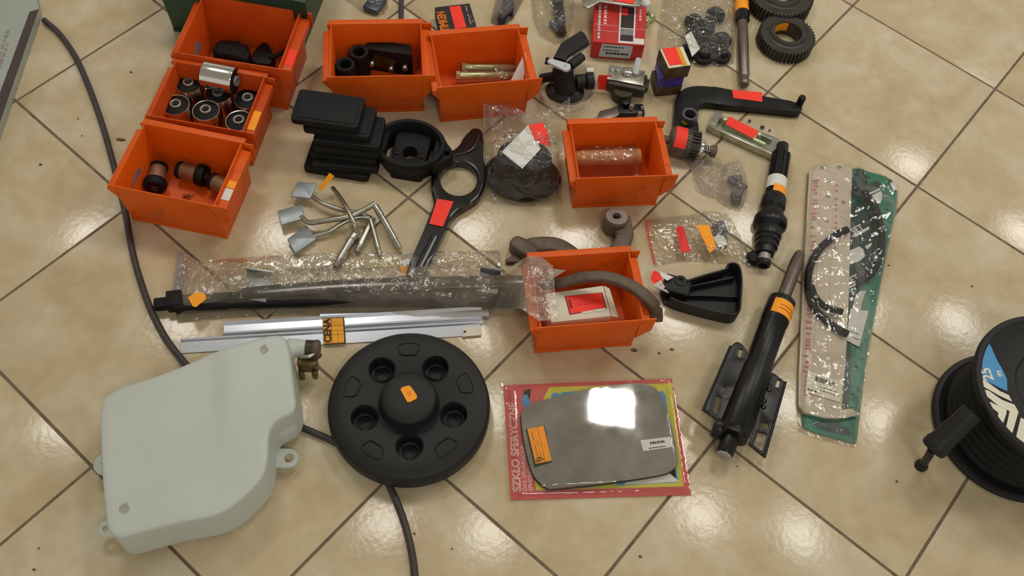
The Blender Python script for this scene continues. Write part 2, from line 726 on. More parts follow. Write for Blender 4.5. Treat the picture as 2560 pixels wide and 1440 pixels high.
M_PINKPR = mat('faded_red_print', (206, 130, 116), 0.6, var=0.2)
M_KRAFT = mat('brown_waxed_paper', (196, 142, 88), 0.45, var=0.15, vscale=30, bump=0.3, bscale=50)
M_PURPLE = mat('purple_print', (74, 58, 150), 0.35, var=0.35, vscale=60)
M_BOXBRN = mat('brown_black_carton', (84, 64, 44), 0.5, var=0.35, vscale=40)
M_GASKET = mat('green_gasket_sheet', (16, 118, 88), 0.35, var=0.1)
M_GASKDK = mat('dark_green_gasket_sheet', (12, 52, 44), 0.3, var=0.15)
M_CABLE = mat('dark_rubber_cable', (62, 52, 50), 0.5, var=0.15, bump=0.05)
M_CARB = mat('dark_olive_casting', (70, 66, 50), 0.5, 0.4, var=0.25, vscale=60)
M_YELMARK = mat('yellow_paint_mark', (190, 176, 30), 0.6)
M_FILM = film_mat('clear_plastic_film', 0.03, rough=0.09, bscale=26, bstr=1.0, spec=1.5, crease=0.28)
M_FILMH = film_mat('milky_plastic_film', 0.19, hazec=(188, 172, 150), rough=0.16, crease=0.10)
M_FILMC = film_mat('crisp_clear_film', 0.03, rough=0.05, bscale=30, bstr=0.4, spec=1.2)
M_BLIS = film_mat('clear_blister_plastic', 0.02, rough=0.04, bscale=14, bstr=0.06)
M_FILMD = film_mat('dusty_grey_film', 0.30, hazec=(140, 130, 126), rough=0.16)
M_CUP = film_mat('clear_hard_plastic', 0.10, rough=0.08, bscale=8, bstr=0.1)
M_DEBRIS = mat('dry_dirt', (110, 86, 56), 0.9, var=0.3, vscale=200)


def mirror_mat():
    m, nt, b = new_mat('spherical_mirror_glass')
    N, L = nt.nodes, nt.links
    tc = N.new('ShaderNodeTexCoord')
    nz = N.new('ShaderNodeTexNoise'); nz.inputs['Scale'].default_value = 22; nz.inputs['Detail'].default_value = 5
    L.new(tc.outputs['Object'], nz.inputs['Vector'])
    cr = N.new('ShaderNodeValToRGB')
    cr.color_ramp.elements[0].position = 0.35; cr.color_ramp.elements[0].color = (0.50, 0.50, 0.51, 1)
    cr.color_ramp.elements[1].position = 0.7; cr.color_ramp.elements[1].color = (0.68, 0.68, 0.68, 1)
    L.new(nz.outputs['Fac'], cr.inputs[0]); L.new(cr.outputs[0], b.inputs['Base Color'])
    mr = N.new('ShaderNodeMapRange'); mr.inputs['To Min'].default_value = 0.0; mr.inputs['To Max'].default_value = 0.12
    L.new(nz.outputs['Fac'], mr.inputs['Value']); L.new(mr.outputs[0], b.inputs['Roughness'])
    b.inputs['Metallic'].default_value = 1.0
    return m


M_MIRROR = mirror_mat()

# ------------------------------------------------------------------ the room: floor of tiles, ceiling, lamps
T0 = Vector((0.76414, 0.95294, 0.0))
TI = Vector((0.33035, -0.22554, 0.0))
TJ = Vector((-0.22554, -0.33035, 0.0))
bm = nb()
box(bm, T(0, 1.0, -0.06), 9.0, 9.0, 0.0584)
fl = obj('floor', bm, M_GROUT)
fl['kind'] = 'structure'
ang_t = math.atan2(TI.y, TI.x)
bm = nb()
box(bm, T(0, 0, -0.008), 0.3945, 0.3945, 0.008, 0.0009, 2)
tile_me = finish(bm, True, 50)
tile_me.name = 'tile'
tile_me.materials.append(M_TILE)
for i in range(-14, 14):
    for j in range(-14, 16):
        c = T0 + TI * (i + 0.5) + TJ * (j + 0.5)
        if abs(c.x) > 3.1 or c.y > 3.7 or c.y < -2.2:
            continue
        o = bpy.data.objects.new('tile', tile_me)
        COL.objects.link(o)
        o.parent = fl
        rr = random.Random(i * 31 + j)
        o.location = c - fl.location + Vector((0, 0, rr.uniform(-.0003, .0003)))
        o.rotation_euler = (0, 0, ang_t + rr.choice((0, PI / 2, PI, -PI / 2)))

bm = nb()
box(bm, T(0, 1.0, LAMP_Z + 0.02), 9.0, 9.0, 0.05)
ce = obj('ceiling', bm, M_CEIL)
ce['kind'] = 'structure'


def lamp(x, y, k):
    t = thing('ceiling_light', ('ceiling light panel above the wheel cover side, out of view', 'ceiling light panel mirrored in the mirror glass', 'ceiling light panel towards the cable reel, out of view', 'ceiling light panel behind the camera, out of view')[k], 'lamp', T(x, y, LAMP_Z - 0.03), 'ceiling light panels')
    bm = nb()
    for a in range(4):
        box(bm, T(x, y, LAMP_Z - 0.03) @ RZ(a * PI / 2) @ T(0.3125, 0, 0), 0.025, 0.65, 0.05)
    obj('frame', bm, M_WHITE, t)
    ld = bpy.data.lights.new('light_panel', 'AREA')
    ld.shape = 'SQUARE'
    ld.size = 0.6
    ld.energy = LAMP_W
    ld.color = (1.0, 0.965, 0.90)
    lo = bpy.data.objects.new('light_panel', ld)
    COL.objects.link(lo)
    lo.parent = t
    lo.location = (0, 0, 0.005)


for k, (x, y) in enumerate(LAMPS):
    lamp(x, y, k)

# ------------------------------------------------------------------ storage bins
def hexa(bm, b, t):
    """solid between two loops of four points (bottom, top)"""
    vb = [bm.verts.new(p) for p in b]
    vt = [bm.verts.new(p) for p in t]
    bm.faces.new(list(reversed(vb)))
    bm.faces.new(vt)
    for i in range(4):
        j = (i + 1) % 4
        bm.faces.new((vb[i], vb[j], vt[j], vt[i]))


def bin_mesh(L, D, H, lw, rw, M):
    """open bin: x along its length, y to its tall back, ledges on both ends"""
    bm = nb()
    tk = 0.003
    b0 = [(-L / 2, -D / 2 + .010), (L / 2, -D / 2 + .010), (L / 2, D / 2 - .008), (-L / 2, D / 2 - .008)]
    t0 = [(-L / 2 - .002, -D / 2), (L / 2 + .002, -D / 2), (L / 2 + .002, D / 2 - .003), (-L / 2 - .002, D / 2 - .003)]
    sg = [(1, 1), (-1, 1), (-1, -1), (1, -1)]
    loops = [[Vector((x, y, 0)) for x, y in b0], [Vector((x, y, H)) for x, y in t0],
             [Vector((x + a * tk, y + c * tk, H)) for (x, y), (a, c) in zip(t0, sg)],
             [Vector((x + a * tk, y + c * tk, .004)) for (x, y), (a, c) in zip(b0, sg)]]
    V = [[bm.verts.new(p) for p in lp] for lp in loops]
    for A, B in zip(V, V[1:]):
        for i in range(4):
            j = (i + 1) % 4
            bm.faces.new((A[i], A[j], B[j], B[i]))
    bm.faces.new(list(reversed(V[0])))
    bm.faces.new(V[3])
    bmesh.ops.bevel(bm, geom=list(bm.edges), offset=0.0011, segments=2, affect='EDGES', profile=0.5)
    # base rim
    box(bm, T(0, -D / 2 + .0095, 0), L + .002, .003, .007, .0006)
    # folded rim of the back wall
    box(bm, T(0, D / 2 + .001, H - .004), L + .012, .014, .005, .0012)
    box(bm, T(0, D / 2 + .0065, H - .016), L + .012, .0026, .016, .0008)
    # end ledges with skirts

    def ledge(s, wd, sk, gs, y0, y1, drop):
        x0 = s * (L / 2 + .0005)
        x1 = s * (L / 2 + wd)
        pr = [(x0, H - drop), (x1, H - drop - .003), (x1, H - drop - sk), (x0, H - drop - gs)]
        if s < 0:
            pr = pr[::-1]
        a = [bm.verts.new((x, y0, z)) for x, z in pr]
        b = [bm.verts.new((x, y1, z)) for x, z in pr]
        bm.faces.new(a); bm.faces.new(list(reversed(b)))
        es = []
        for i in range(4):
            j = (i + 1) % 4
            es.append(bm.faces.new((a[j], a[i], b[i], b[j])))
        ed = list({e for f in es for e in f.edges})
        bmesh.ops.bevel(bm, geom=ed, offset=0.0014, segments=2, affect='EDGES', profile=0.5)
    ledge(1, rw * .72, .020, .05, -D / 2 + .004, D / 2 - .010, .012)
    ledge(-1, lw * 1.1, .012, .034, -D / 2 + .004, D / 2 - .010, .012)

    def fin(s, wd, y, sk, gs):
        x0 = s * (L / 2 - .002)
        x1 = s * (L / 2 + wd)
        lp = [Vector(p) for p in ((x0, H), (x1, H - .0005), (x1 - s * .002, H - sk), (x0 + s * .004, H - gs), (x0, H - gs - .004))]
        q = nb()
        prism(q, lp if s < 0 else lp[::-1], 0, .003, bev=.0006)
        bmesh.ops.transform(q, matrix=T(0, y, 0) @ RX(PI / 2) @ T(0, 0, -.003), verts=q.verts)
        me = bpy.data.meshes.new('tmp'); q.to_mesh(me); q.free(); bm.from_mesh(me); bpy.data.meshes.remove(me)
    fin(1, rw, -D / 2, .044, .068)
    fin(1, rw * .9, D / 2 - .006, .040, .060)
    fin(-1, lw * .6, -D / 2, .012, .030)
    fin(-1, lw * .6, D / 2 - .006, .012, .03)
    bmesh.ops.transform(bm, matrix=M, verts=bm.verts)
    return bm


def make_bin(p0, p1, label, m=None, L=.19, D=.155, H=.12, lw=.016, rw=.026, name='storage_bin', group='open storage bins', grow=1.0):
    """bin standing with the foot of its near wall on two floor pixels"""
    a, b = at(*p0), at(*p1)
    F = frame(p0, p1, 0.0, mid=True)
    s = (b - a).length / L * grow
    F = F @ T(0, (D / 2 - .010) * s, 0)
    t = thing(name, label, 'bin', F.copy(), group)
    obj('bin_body', bin_mesh(L * s, D * s, H * s, lw * s, rw * s, F), m or M_ORANGE, t, ang=30)
    return t, F, s


def ledge_sticker(t, F, s, y0, y1, m, L=.19, H=.12, rw=.0187, x0=0.15, x1=0.95, face=False):
    xa, xb = (L / 2 + rw * x0) * s, (L / 2 + rw * x1) * s
    z = (H - .0115) * s
    q = [F @ Vector((xa, y0 * s, z)), F @ Vector((xb, y0 * s, z - .002)), F @ Vector((xb, y1 * s, z - .002)), F @ Vector((xa, y1 * s, z))]
    sticker('price_sticker', q, m, t, .0007)


# seven orange bins and the green one behind
bin_a, FA, sA = make_bin((484, 233), (722, 271), 'worn orange bin in front of the green bin, holding black rubber pieces', M_ORANGE_DK, L=.19)
ledge_sticker(bin_a, FA, sA, -.055, -.015, M_RED)
bin_b, FB, sB = make_bin((416, 374), (634, 412), 'orange bin full of silver rubber bushings', M_ORANGE_DK)
ledge_sticker(bin_b, FB, sB, -.06, -.01, M_SIGNAL)
bin_c, FC, sC = make_bin((333, 547), (570, 595), 'orange bin beside the cable with three brown spool bushings')
ledge_sticker(bin_c, FC, sC, -.052, -.026, M_WHITE)
ledge_sticker(bin_c, FC, sC, -.024, -.008, M_SIGNAL)
bin_d, FD, sD = make_bin((840, 281), (1060, 276), 'orange bin behind the black rubber pads, holding two black sleeves')
bin_e, FE, sE = make_bin((1101, 304), (1313, 284), 'orange bin holding bagged greenish zinc bolts and a barcode tag')
bin_f, FF, sF = make_bin((1430, 519), (1638, 511), 'orange bin holding a bagged brown paper roll')
bin_g, FG, sG = make_bin((1337, 881), (1577, 862), 'dirty orange bin with a cream carton and steel strap inside')
bin_h, FH, sH = make_bin((436, 76), (757, 132), 'large dark green bin behind the row of orange bins', M_GREEN, L=.29, D=.26, H=.16, group=None, rw=.03)
ledge_sticker(bin_h, FH, sH, -.09, -.03, M_RED, L=.29, H=.16, rw=.03)
# old label remains on the inside of two bins
for t, F, s, wd in ((bin_a, FA, sA, .03), (bin_c, FC, sC, .022)):
    bm = nb()
    x = (-.19 / 2 + .0016) * s
    rr = random.Random(int(wd * 1000))
    lp = [(math.cos(a) * wd * rr.uniform(.7, 1.1), math.sin(a) * .034 * rr.uniform(.7, 1.1)) for a in [k * PI / 6 for k in range(12)]]
    prism(bm, [Vector((p[0], p[1], 0)) for p in lp], 0, .0004)
    bmesh.ops.transform(bm, matrix=F @ T(x, -.015, .055) @ RY(PI / 2) @ RZ(.3), verts=bm.verts)
    obj('torn_label', bm, M_GREYPR, t, smooth=False)


# --- bushings in the second bin: steel shell, rubber, inner sleeve
def bushing(M, label, R=.029, h=.07, group='steel shelled rubber bushings'):
    t = thing('bushing', label, 'bushing', M, group)
    bm = nb()
    lathe(bm, M, [(R - .002, 0.001), (R, .003), (R, h - .003), (R - .001, h - .001), (R - .0025, h - .0012), (R - .0025, .001)], 40, close=True)
    obj('shell', bm, M_CHROME, t)
    bm = nb()
    lathe(bm, M, [(.0115, 0), (R - .0024, 0.0005), (R - .0024, h - .003), (R - .006, h - .001), (.017, h - .0005), (.0115, h)], 40, close=True)
    obj('rubber', bm, M_BLACK, t)
    bm = nb()
    lathe(bm, M, [(.0078, -.002), (.0115, -.002), (.0115, h + .0045), (.0108, h + .005), (.0085, h + .005), (.0078, h + .0045)], 32, close=True)
    obj('sleeve', bm, M_STEEL, t)
    return t


spots = [((470, 203), 'rubber bushing upright in the left back corner of its orange bin'),
         ((438, 257), 'rubber bushing upright at the left end, front corner of the bin'),
         ((513, 271), 'rubber bushing upright in the middle of the front row'),
         ((618, 241), 'rubber bushing upright at the right end beneath the lying bushing'),
         ((596, 297), 'rubber bushing upright at the front right corner of the bin')]
zf = .004 * sB + .003
first = None
for (p, lb) in spots:
    c = at(p[0], p[1], zf + .075)
    M = T(c.x, c.y, zf)
    if first is None:
        first = bushing(M, lb)
    else:
        copy_tree(first, M, lb)
c = at(545, 232, zf + .07)
copy_tree(first, T(c.x, c.y, zf), 'rubber bushing upright under the bright lying bushing')
A = at(509, 186, .112); B_ = at(603, 205, .112)
Mx = axis_frame(A, A + (B_ - A).normalized())
copy_tree(first, Mx, 'bright steel bushing lying on top of the upright bushings')

# --- spool bushings in the third bin
def spool(A, B, label):
    M = axis_frame(A, B)
    h = (B - A).length
    t = thing('spool_bushing', label, 'bushing', M, 'brown spool bushings in the bin')
    bm = nb()
    lathe(bm, M, [(.007, .004), (.0165, .004), (.0175, .01), (.0175, h - .016), (.007, h - .016)], 28, close=True)
    obj('barrel', bm, mat('brown_primer', (150, 116, 88), .4, .3, var=.2), t)
    bm = nb()
    lathe(bm, M, [(.006, h - .018), (.022, h - .018), (.0235, h - .014), (.0235, h - .004), (.021, h), (.006, h)], 32, close=True)
    obj('flange', bm, M_BLACK, t)
    bm = nb()
    lathe(bm, M, [(.006, -.002), (.0165, -.002), (.0185, .001), (.0185, .007), (.006, .007)], 28, close=True)
    obj('rubber_end', bm, M_BLACK, t)
    bm = nb()
    lathe(bm, M, [(.0045, -.004), (.0065, -.004), (.0065, h + .003), (.0045, h + .003)], 20, close=True)
    obj('sleeve', bm, M_DKSTEEL, t)
    return t


zb = .0055 * sC + .024
spool(at(398, 415, zb), at(386, 470, zb), 'brown spool bushing with black ends nearest the cable side of the bin')
spool(at(447, 424, zb), at(515, 441, zb), 'brown spool bushing in the middle lying against the back wall')
spool(at(530, 452, zb), at(588, 482, zb), 'brown spool bushing in the right front corner with its black flange outward')
bm = nb()
for k in range(14):
    c = at(470 + random.uniform(-14, 14), 492 + random.uniform(-5, 5), .006)
    box(bm, T(c.x, c.y, .0062) @ RZ(k), random.uniform(.002, .006), random.uniform(.002, .004), .0012)
o = tag(obj('crumbs', bm, M_INKORG, smooth=False), 'dark crumbs on the floor of the orange bin', 'dirt')
o['kind'] = 'stuff'

# --- black rubber pieces in the first bin
zb = .0045 * sA
t = thing('rubber_buffer', 'rounded black rubber buffer lying in the worn orange bin', 'rubber part', T(*at(580, 135, zb)))
bm = nb()
lp = smooth_loop(ats([(535, 135), (545, 113), (575, 108), (605, 116), (622, 122), (626, 140), (620, 160), (580, 152), (540, 146)], zb + .02), 4)
prism(bm, lp, zb, zb + .036, bev=.012, seg=4)
obj('buffer_body', bm, M_BLACK, t)
bm = nb()
c = at(566, 128, zb + .036)
lathe(bm, T(c.x, c.y, zb + .03), [(0, .0085), (.008, .0085), (.011, .006), (.011, 0)], 20)
obj('boss', bm, M_BLACK, t)
t = thing('rubber_bracket', 'black triangular bracket with a rod, right end of the worn orange bin', 'bracket', T(*at(660, 140, zb)))
bm = nb()
prism(bm, ats([(628, 150), (632, 130), (655, 104), (668, 106), (686, 138), (676, 160), (640, 158)], zb + .025), zb, zb + .025, bev=.004)
obj('plate', bm, M_BLACK, t)
bm = nb()
tube(bm, spline([at(672, 150, zb + .02), at(690, 140, zb + .03), at(711, 128, zb + .04)], 6), .0055, 12)
obj('rod', bm, M_BLACK, t)

# --- black sleeves and block in the fourth bin
zb = .0045 * sD
for p, hh, lb in (((863, 160), .062, 'black rubber sleeve standing in the front left corner of the bin'),
                  ((897, 129), .068, 'black rubber sleeve standing behind, beside the black block')):
    c = at(p[0], p[1], zb + hh)
    bm = nb()
    lathe(bm, T(c.x, c.y, zb), [(.0125, 0), (.022, 0), (.0225, .003), (.0225, hh - .003), (.021, hh), (.0135, hh), (.0125, hh - .002)], 36, close=True)
    tag(obj('rubber_sleeve', bm, M_BLACK), lb, 'sleeve', 'black sleeves in the bin')
zt = zb + .066
F = frame((922, 122), (1026, 122), zb, mid=True)
t = thing('rubber_mount_block', 'black block with shiny metal studs in the orange bin', 'mount', T(*at(975, 140, zb)))
bm = nb()
c = at(972, 118, zt)
Mb = T(c.x, c.y, zb) @ RZ(-.02)
prism(bm, [Vector(p) for p in ((-.056, -.014, 0), (.056, -.014, 0), (.047, .018, 0), (-.05, .018, 0))], 0, .066, bev=.004, M=Mb)
obj('block', bm, M_BLACK, t)
for k, (x, z) in enumerate(((-.036, .030), (.008, .022), (.040, .032))):
    bm = nb()
    lathe(bm, Mb @ T(x, -.014, z) @ RX(PI / 2), [(.005, -.002), (.0065, 0), (.0065, .013), (.005, .015), (0, .015)], 14)
    obj('stud', bm, M_ZINC, t)
bm = nb()
box(bm, Mb @ T(-.012, -.0135, .012) @ RY(.2), .050, .004, .035, .001)
obj('steel_face', bm, mat('olive_steel', (92, 92, 62), .35, .7, var=.3, vscale=50), t)
bm = nb()
box(bm, Mb @ T(.02, -.046, .0) @ RZ(.1), .085, .026, .014, .004)
tag(obj('rubber_strip', bm, M_BLACK), 'flat black rubber strip in front of the studded block', 'rubber part')

# --- zinc bolts in a bag in the fifth bin
zb = .0045 * sE + .012


def bolt(A, B, r, label, head=.0105):
    M = axis_frame(A, B)
    h = (B - A).length
    t = thing('bolt', label, 'bolt', M, 'greenish zinc bolts in the bin')
    bm = nb()
    lathe(bm, M, [(0, 0), (head, .0), (head, .009), (0, .009)], 6)
    obj('bolt_head', bm, M_CREAM if False else M_ZINCY, t, ang=20)
    bm = nb()
    lathe(bm, M, [(r, .008), (r, h - .002), (r - .0015, h), (0, h)], 20)
    obj('shank', bm, M_ZINCY, t)
    return t


bolt(at(1140, 189, zb + .014), at(1296, 188, zb + .006), .0085, 'greenish zinc bolt with a pale head, nearer of two in the bin')
bolt(at(1154, 168, zb + .012), at(1292, 170, zb + .006), .0085, 'greenish zinc bolt lying behind its twin in the bin')
lp = ats([(1150, 158), (1240, 158), (1300, 150), (1322, 175), (1316, 205), (1200, 207), (1145, 204), (1140, 180)], .03)
bm = film(nb(), lp, bumps([(at(1220, 180, .03), .07, .022, .026, 0)], .004), .006, .005, 60, .012, z0=.0062, seed=2)
t = thing('bolt_bag', 'small clear bag around the zinc bolts, with a barcode tag', 'bag', T(*at(1230, 185, .006)))
obj('film', bm, M_FILM, t)
q = [at(1285, 198, .035), at(1310, 198, .035), at(1327, 128, .10), at(1318, 133, .10)]
q = [at(1277, 201, .070), at(1308, 199, .078), at(1317, 146, .112), at(1313, 130, .116)]
sticker('barcode_tag', q, M_WHITE, t, .0006)
obj('barcode', bars([q[3], q[0], q[1], q[2]], 16, .22, .62, .62, .9, .001, 3), M_INK, t, smooth=False)

# --- brown roll in the sixth bin
zb = .0045 * sF
t = thing('paper_roll', 'brown waxed paper roll inside a clear bag in the orange bin', 'roll')if False else None
bm = nb()
A = at(1437, 396, zb + .034); B_ = at(1600, 390, zb + .034)
hh = (B_ - A).length
lathe(bm, axis_frame(A, B_), [(0, 0), (.013, 0), (.016, .003), (.0175, .02), (.017, hh * .5), (.018, hh - .004), (.016, hh), (0, hh)], 28)
tag(obj('paper_roll', bm, M_KRAFT), 'brown waxed paper roll lying in the orange bin', 'roll')
lp = ats([(1430, 370), (1520, 372), (1604, 368), (1610, 400), (1606, 440), (1520, 446), (1436, 448), (1424, 410)], .03)
bm = film(nb(), lp, bumps([((A + B_) / 2, hh * .52, .024, .05, math.atan2(B_.y - A.y, B_.x - A.x))], .006), .006, .006, 55, .02, z0=zb + .001, seed=4)
tag(obj('clear_bag', bm, M_FILM), 'clear crumpled bag over the brown paper roll', 'bag')

# --- carton and steel strap in the seventh bin
zb = .0045 * sG
ztop = .088
q = [at(1362, 734, ztop), at(1508, 714, ztop), at(1528, 790, ztop), at(1378, 806, ztop)]
t = thing('carton', 'cream carton with a red price label inside the dirty orange bin', 'box', T(*at(1450, 760, zb)))
bm = nb()
prism(bm, round_poly(q, .002, 2), zb, ztop, bev=.0012)
obj('carton_body', bm, M_CREAM, t)
bm = nb()
fl0 = [q[1] + Vector((.001, 0, -.001)), q[2] + Vector((.001, 0, -.001)), q[2] + Vector((.014, .002, -.006)), q[1] + Vector((.013, -.002, -.006))]
patch(bm, fl0, .001)
obj('carton_flap', bm, M_CREAM, t, smooth=False)
sq = [at(1415, 742, ztop + .0015), at(1503, 732, ztop + .0015), at(1513, 769, ztop + .001), at(1426, 785, ztop + .001)]
bq = [at(1412, 741, ztop + .0006), at(1506, 731, ztop + .0006), at(1517, 772, ztop + .0004), at(1424, 787, ztop + .0004)]
sticker('label_backing', bq, M_INKRED, t, .0004)
bm = nb()
prism(bm, ats([(1440, 782), (1513, 770), (1516, 774), (1500, 780), (1484, 779), (1466, 785), (1450, 781)], ztop), ztop + .0004, ztop + .0012)
obj('torn_paper', bm, M_CREAM, t, smooth=False)
sticker('price_sticker', sq, M_RED, t, .0006)
obj('handwriting', marks(sq, [(.44, .46, .2, .98), (.58, .60, .16, .98), (.2, .7, .03, .12)], .0009, seed=5, fill=.95), M_INKRED, t, smooth=False)
path = spline([at(1362, 712, .06), at(1400, 708, .10), at(1460, 694, .125), at(1520, 694, .138), at(1575, 714, .140), at(1615, 742, .132), at(1636, 768, .110), at(1640, 795, .07)], 6)
bm = nb()
n = len(path)
tube(bm, path, [.0092 + .0032 * (i / n) ** 2 for i in range(n)], 16, flat=.75, wide=1.1, rect=True)
tag(obj('steel_strap', bm, M_DKSTEEL), 'thick curved grey steel strap leaning out over the end of the dirty orange bin', 'strap')
bm = nb()
q2 = [at(1376, 700, .085), at(1414, 676, .10), at(1378, 671, .105), at(1366, 694, .09)]
patch(bm, q2, .0006)
tag(obj('paper_scrap', bm, M_TAN, smooth=False), 'small pale paper scrap stuck in the dirty orange bin', 'paper')

# --- forged fork on the floor behind the seventh bin
t = thing('shift_fork', 'rusty forged fork with a bright eye, behind the dirty orange bin', 'fork', T(*at(1450, 640, 0)))
bm = nb()
path = spline([at(1548, 548, .028), at(1556, 575, .02), at(1560, 595, .016), at(1548, 620, .014), at(1520, 655, .014), at(1470, 672, .014), at(1430, 640, .014), at(1390, 617, .014), at(1340, 616, .016), at(1310, 625, .016)], 7)
tube(bm, path, [.019 - .004 * min(1, i / 20) for i in range(len(path))], 14, flat=.8, wide=1.15, rect=True)
obj('fork_arm', bm, M_DKSTEEL, t)
c = at(1543, 541, .050)
bm = nb()
lathe(bm, T(c.x, c.y, .004) @ RX(-.12), [(.010, 0), (.0245, 0), (.0255, .004), (.0255, .036), (.010, .036)], 36, close=True)
obj('eye', bm, M_DKSTEEL, t)
bm = nb()
lathe(bm, T(c.x, c.y, .004) @ RX(-.12), [(.0092, .03), (.0225, .0362), (.0225, .0405), (.0092, .0405)], 36, close=True)
obj('machined_face', bm, M_STEEL, t)
bm = nb()
prism(bm, smooth_loop(ats([(1318, 640), (1300, 632), (1276, 612), (1278, 597), (1294, 588), (1315, 596), (1332, 608), (1345, 618), (1340, 640)], .03), 4), .004, .032, bev=.007, seg=3)
obj('prong_end', bm, M_DKSTEEL, t)
bm = nb()
prism(bm, ats([(1318, 628), (1290, 634), (1264, 648), (1266, 656), (1330, 655)], .01), .001, .012, bev=.003)
obj('prong_foot', bm, M_DKSTEEL, t)


# ------------------------------------------------------------------ board in the upper left corner
zb = .022
lp = ats([(97, 22), (84, -40), (-350, -60), (-620, 500), (-150, 740)], zb)
t = thing('sign_board', 'pale printed board with dark brown edge band and white side', 'board', T(*at(-100, 300, 0)))
bm = nb()
prism(bm, lp, .0005, zb, bev=.002)
obj('panel', bm, M_BOARD, t)
e0, e1 = at(97, 23, zb), at(-150, 742, zb)
dv = (e1 - e0).normalized()
nv = Vector((-dv.y, dv.x, 0))
if nv.x > 0:
    nv = -nv
bm = nb()
patch(bm, [e0 + dv * .0 + Vector((0, 0, .0001)), e1 + Vector((0, 0, .0001)), e1 + nv * .026 + Vector((0, 0, .0001)), e0 + nv * .018 + dv * .010 + Vector((0, 0, .0001))], .0006)
obj('edge_band', bm, M_BROWN, t, smooth=False)
rr = random.Random(4)
bm = nb()
for k, (o1, l0, l1) in enumerate(((.047, .07, .30), (.060, .13, .34), (.038, .11, .32))):
    u = l0
    while u < l1:
        ln = rr.uniform(.006, .018)
        a = e0 + nv * o1 + dv * u + Vector((0, 0, .0001))
        patch(bm, [a, a + dv * ln, a + dv * ln + nv * .007, a + nv * .007], .0004)
        u += ln + rr.uniform(.004, .008)
obj('small_print', bm, M_GREYPR, t, smooth=False)

# ------------------------------------------------------------------ cables
pts = [(110, 50), (118, 57), (150, 86), (190, 145), (225, 225), (255, 310), (278, 390), (299, 470), (315, 540), (325, 600), (342, 672), (372, 762), (408, 835), (446, 888),
       (500, 945), (600, 1000), (700, 1045), (762, 1072), (825, 1100), (900, 1140), (955, 1185), (992, 1255), (1015, 1320), (1030, 1385), (1037, 1440), (1046, 1540)]
bm = nb()
tube(bm, spline(ats(pts, .0068), 7), .0066, 12)
tag(obj('power_cable', bm, M_CABLE), 'long dark cable curving from the board, under the white tank and the round cover', 'cable')
bm = nb()
tube(bm, spline(ats([(1007, -90), (1004, -30), (1003, 20), (1002, 60), (1000, 88)], .006), 6), .006, 12)
tag(obj('cable_end', bm, M_CABLE), 'dark cable running straight behind the bin of black sleeves', 'cable')

# ------------------------------------------------------------------ white tank
zt = .112
zl = .0145
top = [(251, 992), (290, 968), (409, 929), (470, 905), (520, 882), (600, 857), (680, 836), (712, 838), (724, 872), (735, 960), (743, 1030), (690, 1050), (672, 1082), (668, 1188), (556, 1288), (449, 1304), (290, 1347), (266, 1322), (252, 1180), (247, 1050)]
o2 = round_poly(ats(top, zt), [.02, .05, .05, .05, .05, .05, .03, .02, .05, .05, .022, .03, .03, .035, .04, .05, .025, .02, .08, .08], 4)
cx = sum(p.x for p in o2) / len(o2); cy = sum(p.y for p in o2) / len(o2)
bm = nb()
prism(bm, o2, zl, zt)
for v in bm.verts:
    if v.co.z < .05:
        d = Vector((v.co.x - cx, v.co.y - cy))
        v.co.x += d.x * .012
        v.co.y += d.y * .012 - .002
# lower shelf under the notch, neck towards the clamp
bm2 = nb()
prism(bm2, round_poly(ats([(690, 1040), (742, 1020), (751, 1052), (742, 1075), (700, 1100), (668, 1100)], .05), .012, 3), zl, .056)
me2 = bpy.data.meshes.new('tmp'); bm2.to_mesh(me2); bm2.free(); bm.from_mesh(me2)
lathe(bm, axis_frame(at(715, 868, .07), at(772, 872, .07)), [(0, 0), (.017, 0), (.017, .03), (.0145, .055), (0, .055)], 20)
me = bpy.data.meshes.new('tmp'); bm.to_mesh(me); bm.free()
o = bpy.data.objects.new('tmp', me); COL.objects.link(o)
md = o.modifiers.new('r', 'REMESH'); md.mode = 'VOXEL'; md.voxel_size = .0042
sm = o.modifiers.new('s', 'SMOOTH'); sm.iterations = 9; sm.factor = .5
dg = bpy.context.evaluated_depsgraph_get()
me3 = bpy.data.meshes.new_from_object(o.evaluated_get(dg))
bpy.data.objects.remove(o)
bm = nb(); bm.from_mesh(me3)
ca, cb = at(545, 872, zt), at(560, 1290, zt)
cdir = (cb - ca).normalized(); cn = Vector((-cdir.y, cdir.x, 0))
if cn.x < 0:
    cn = -cn
for v in bm.verts:                                   # low moulded step across the top face
    if v.co.z > .085:
        k = (v.co.z - .085) / (zt - .085)
        s = (v.co - ca).dot(cn)
        l = (v.co - ca).dot(cdir)
        f = max(0.0, 1 - max(0, l - .10) / .12)
        v.co.z += k * (.0035 * math.tanh(s / .014) * f + .0012 * noise.noise(v.co * 9))
from mathutils.bvhtree import BVHTree
bvh = BVHTree.FromBMesh(bm)
t = thing('white_tank', 'milky white plastic tank with rounded sides, cornered in front', 'tank', T(cx, cy, 0))
obj('tank_body', bm, M_WHITEPL, t, ang=180)


def ear(c, d, w, z, hole=.008):
    """mounting lug: rounded tab with a hole"""
    n = Vector((-d.y, d.x, 0))
    lp = [c - n * w - d * .04, c - n * w]
    for k in range(9):
        a = -PI / 2 + PI * k / 8
        lp.append(c + d * (w * math.cos(a)) + n * (w * math.sin(a)))
    lp += [c + n * w, c + n * w - d * .04]
    hl = [c + d * hole * math.cos(-k * PI / 6) + n * hole * math.sin(-k * PI / 6) for k in range(12)]
    bm = nb()
    prism(bm, lp, z, z + .007, [hl], bev=.0015)
    return bm


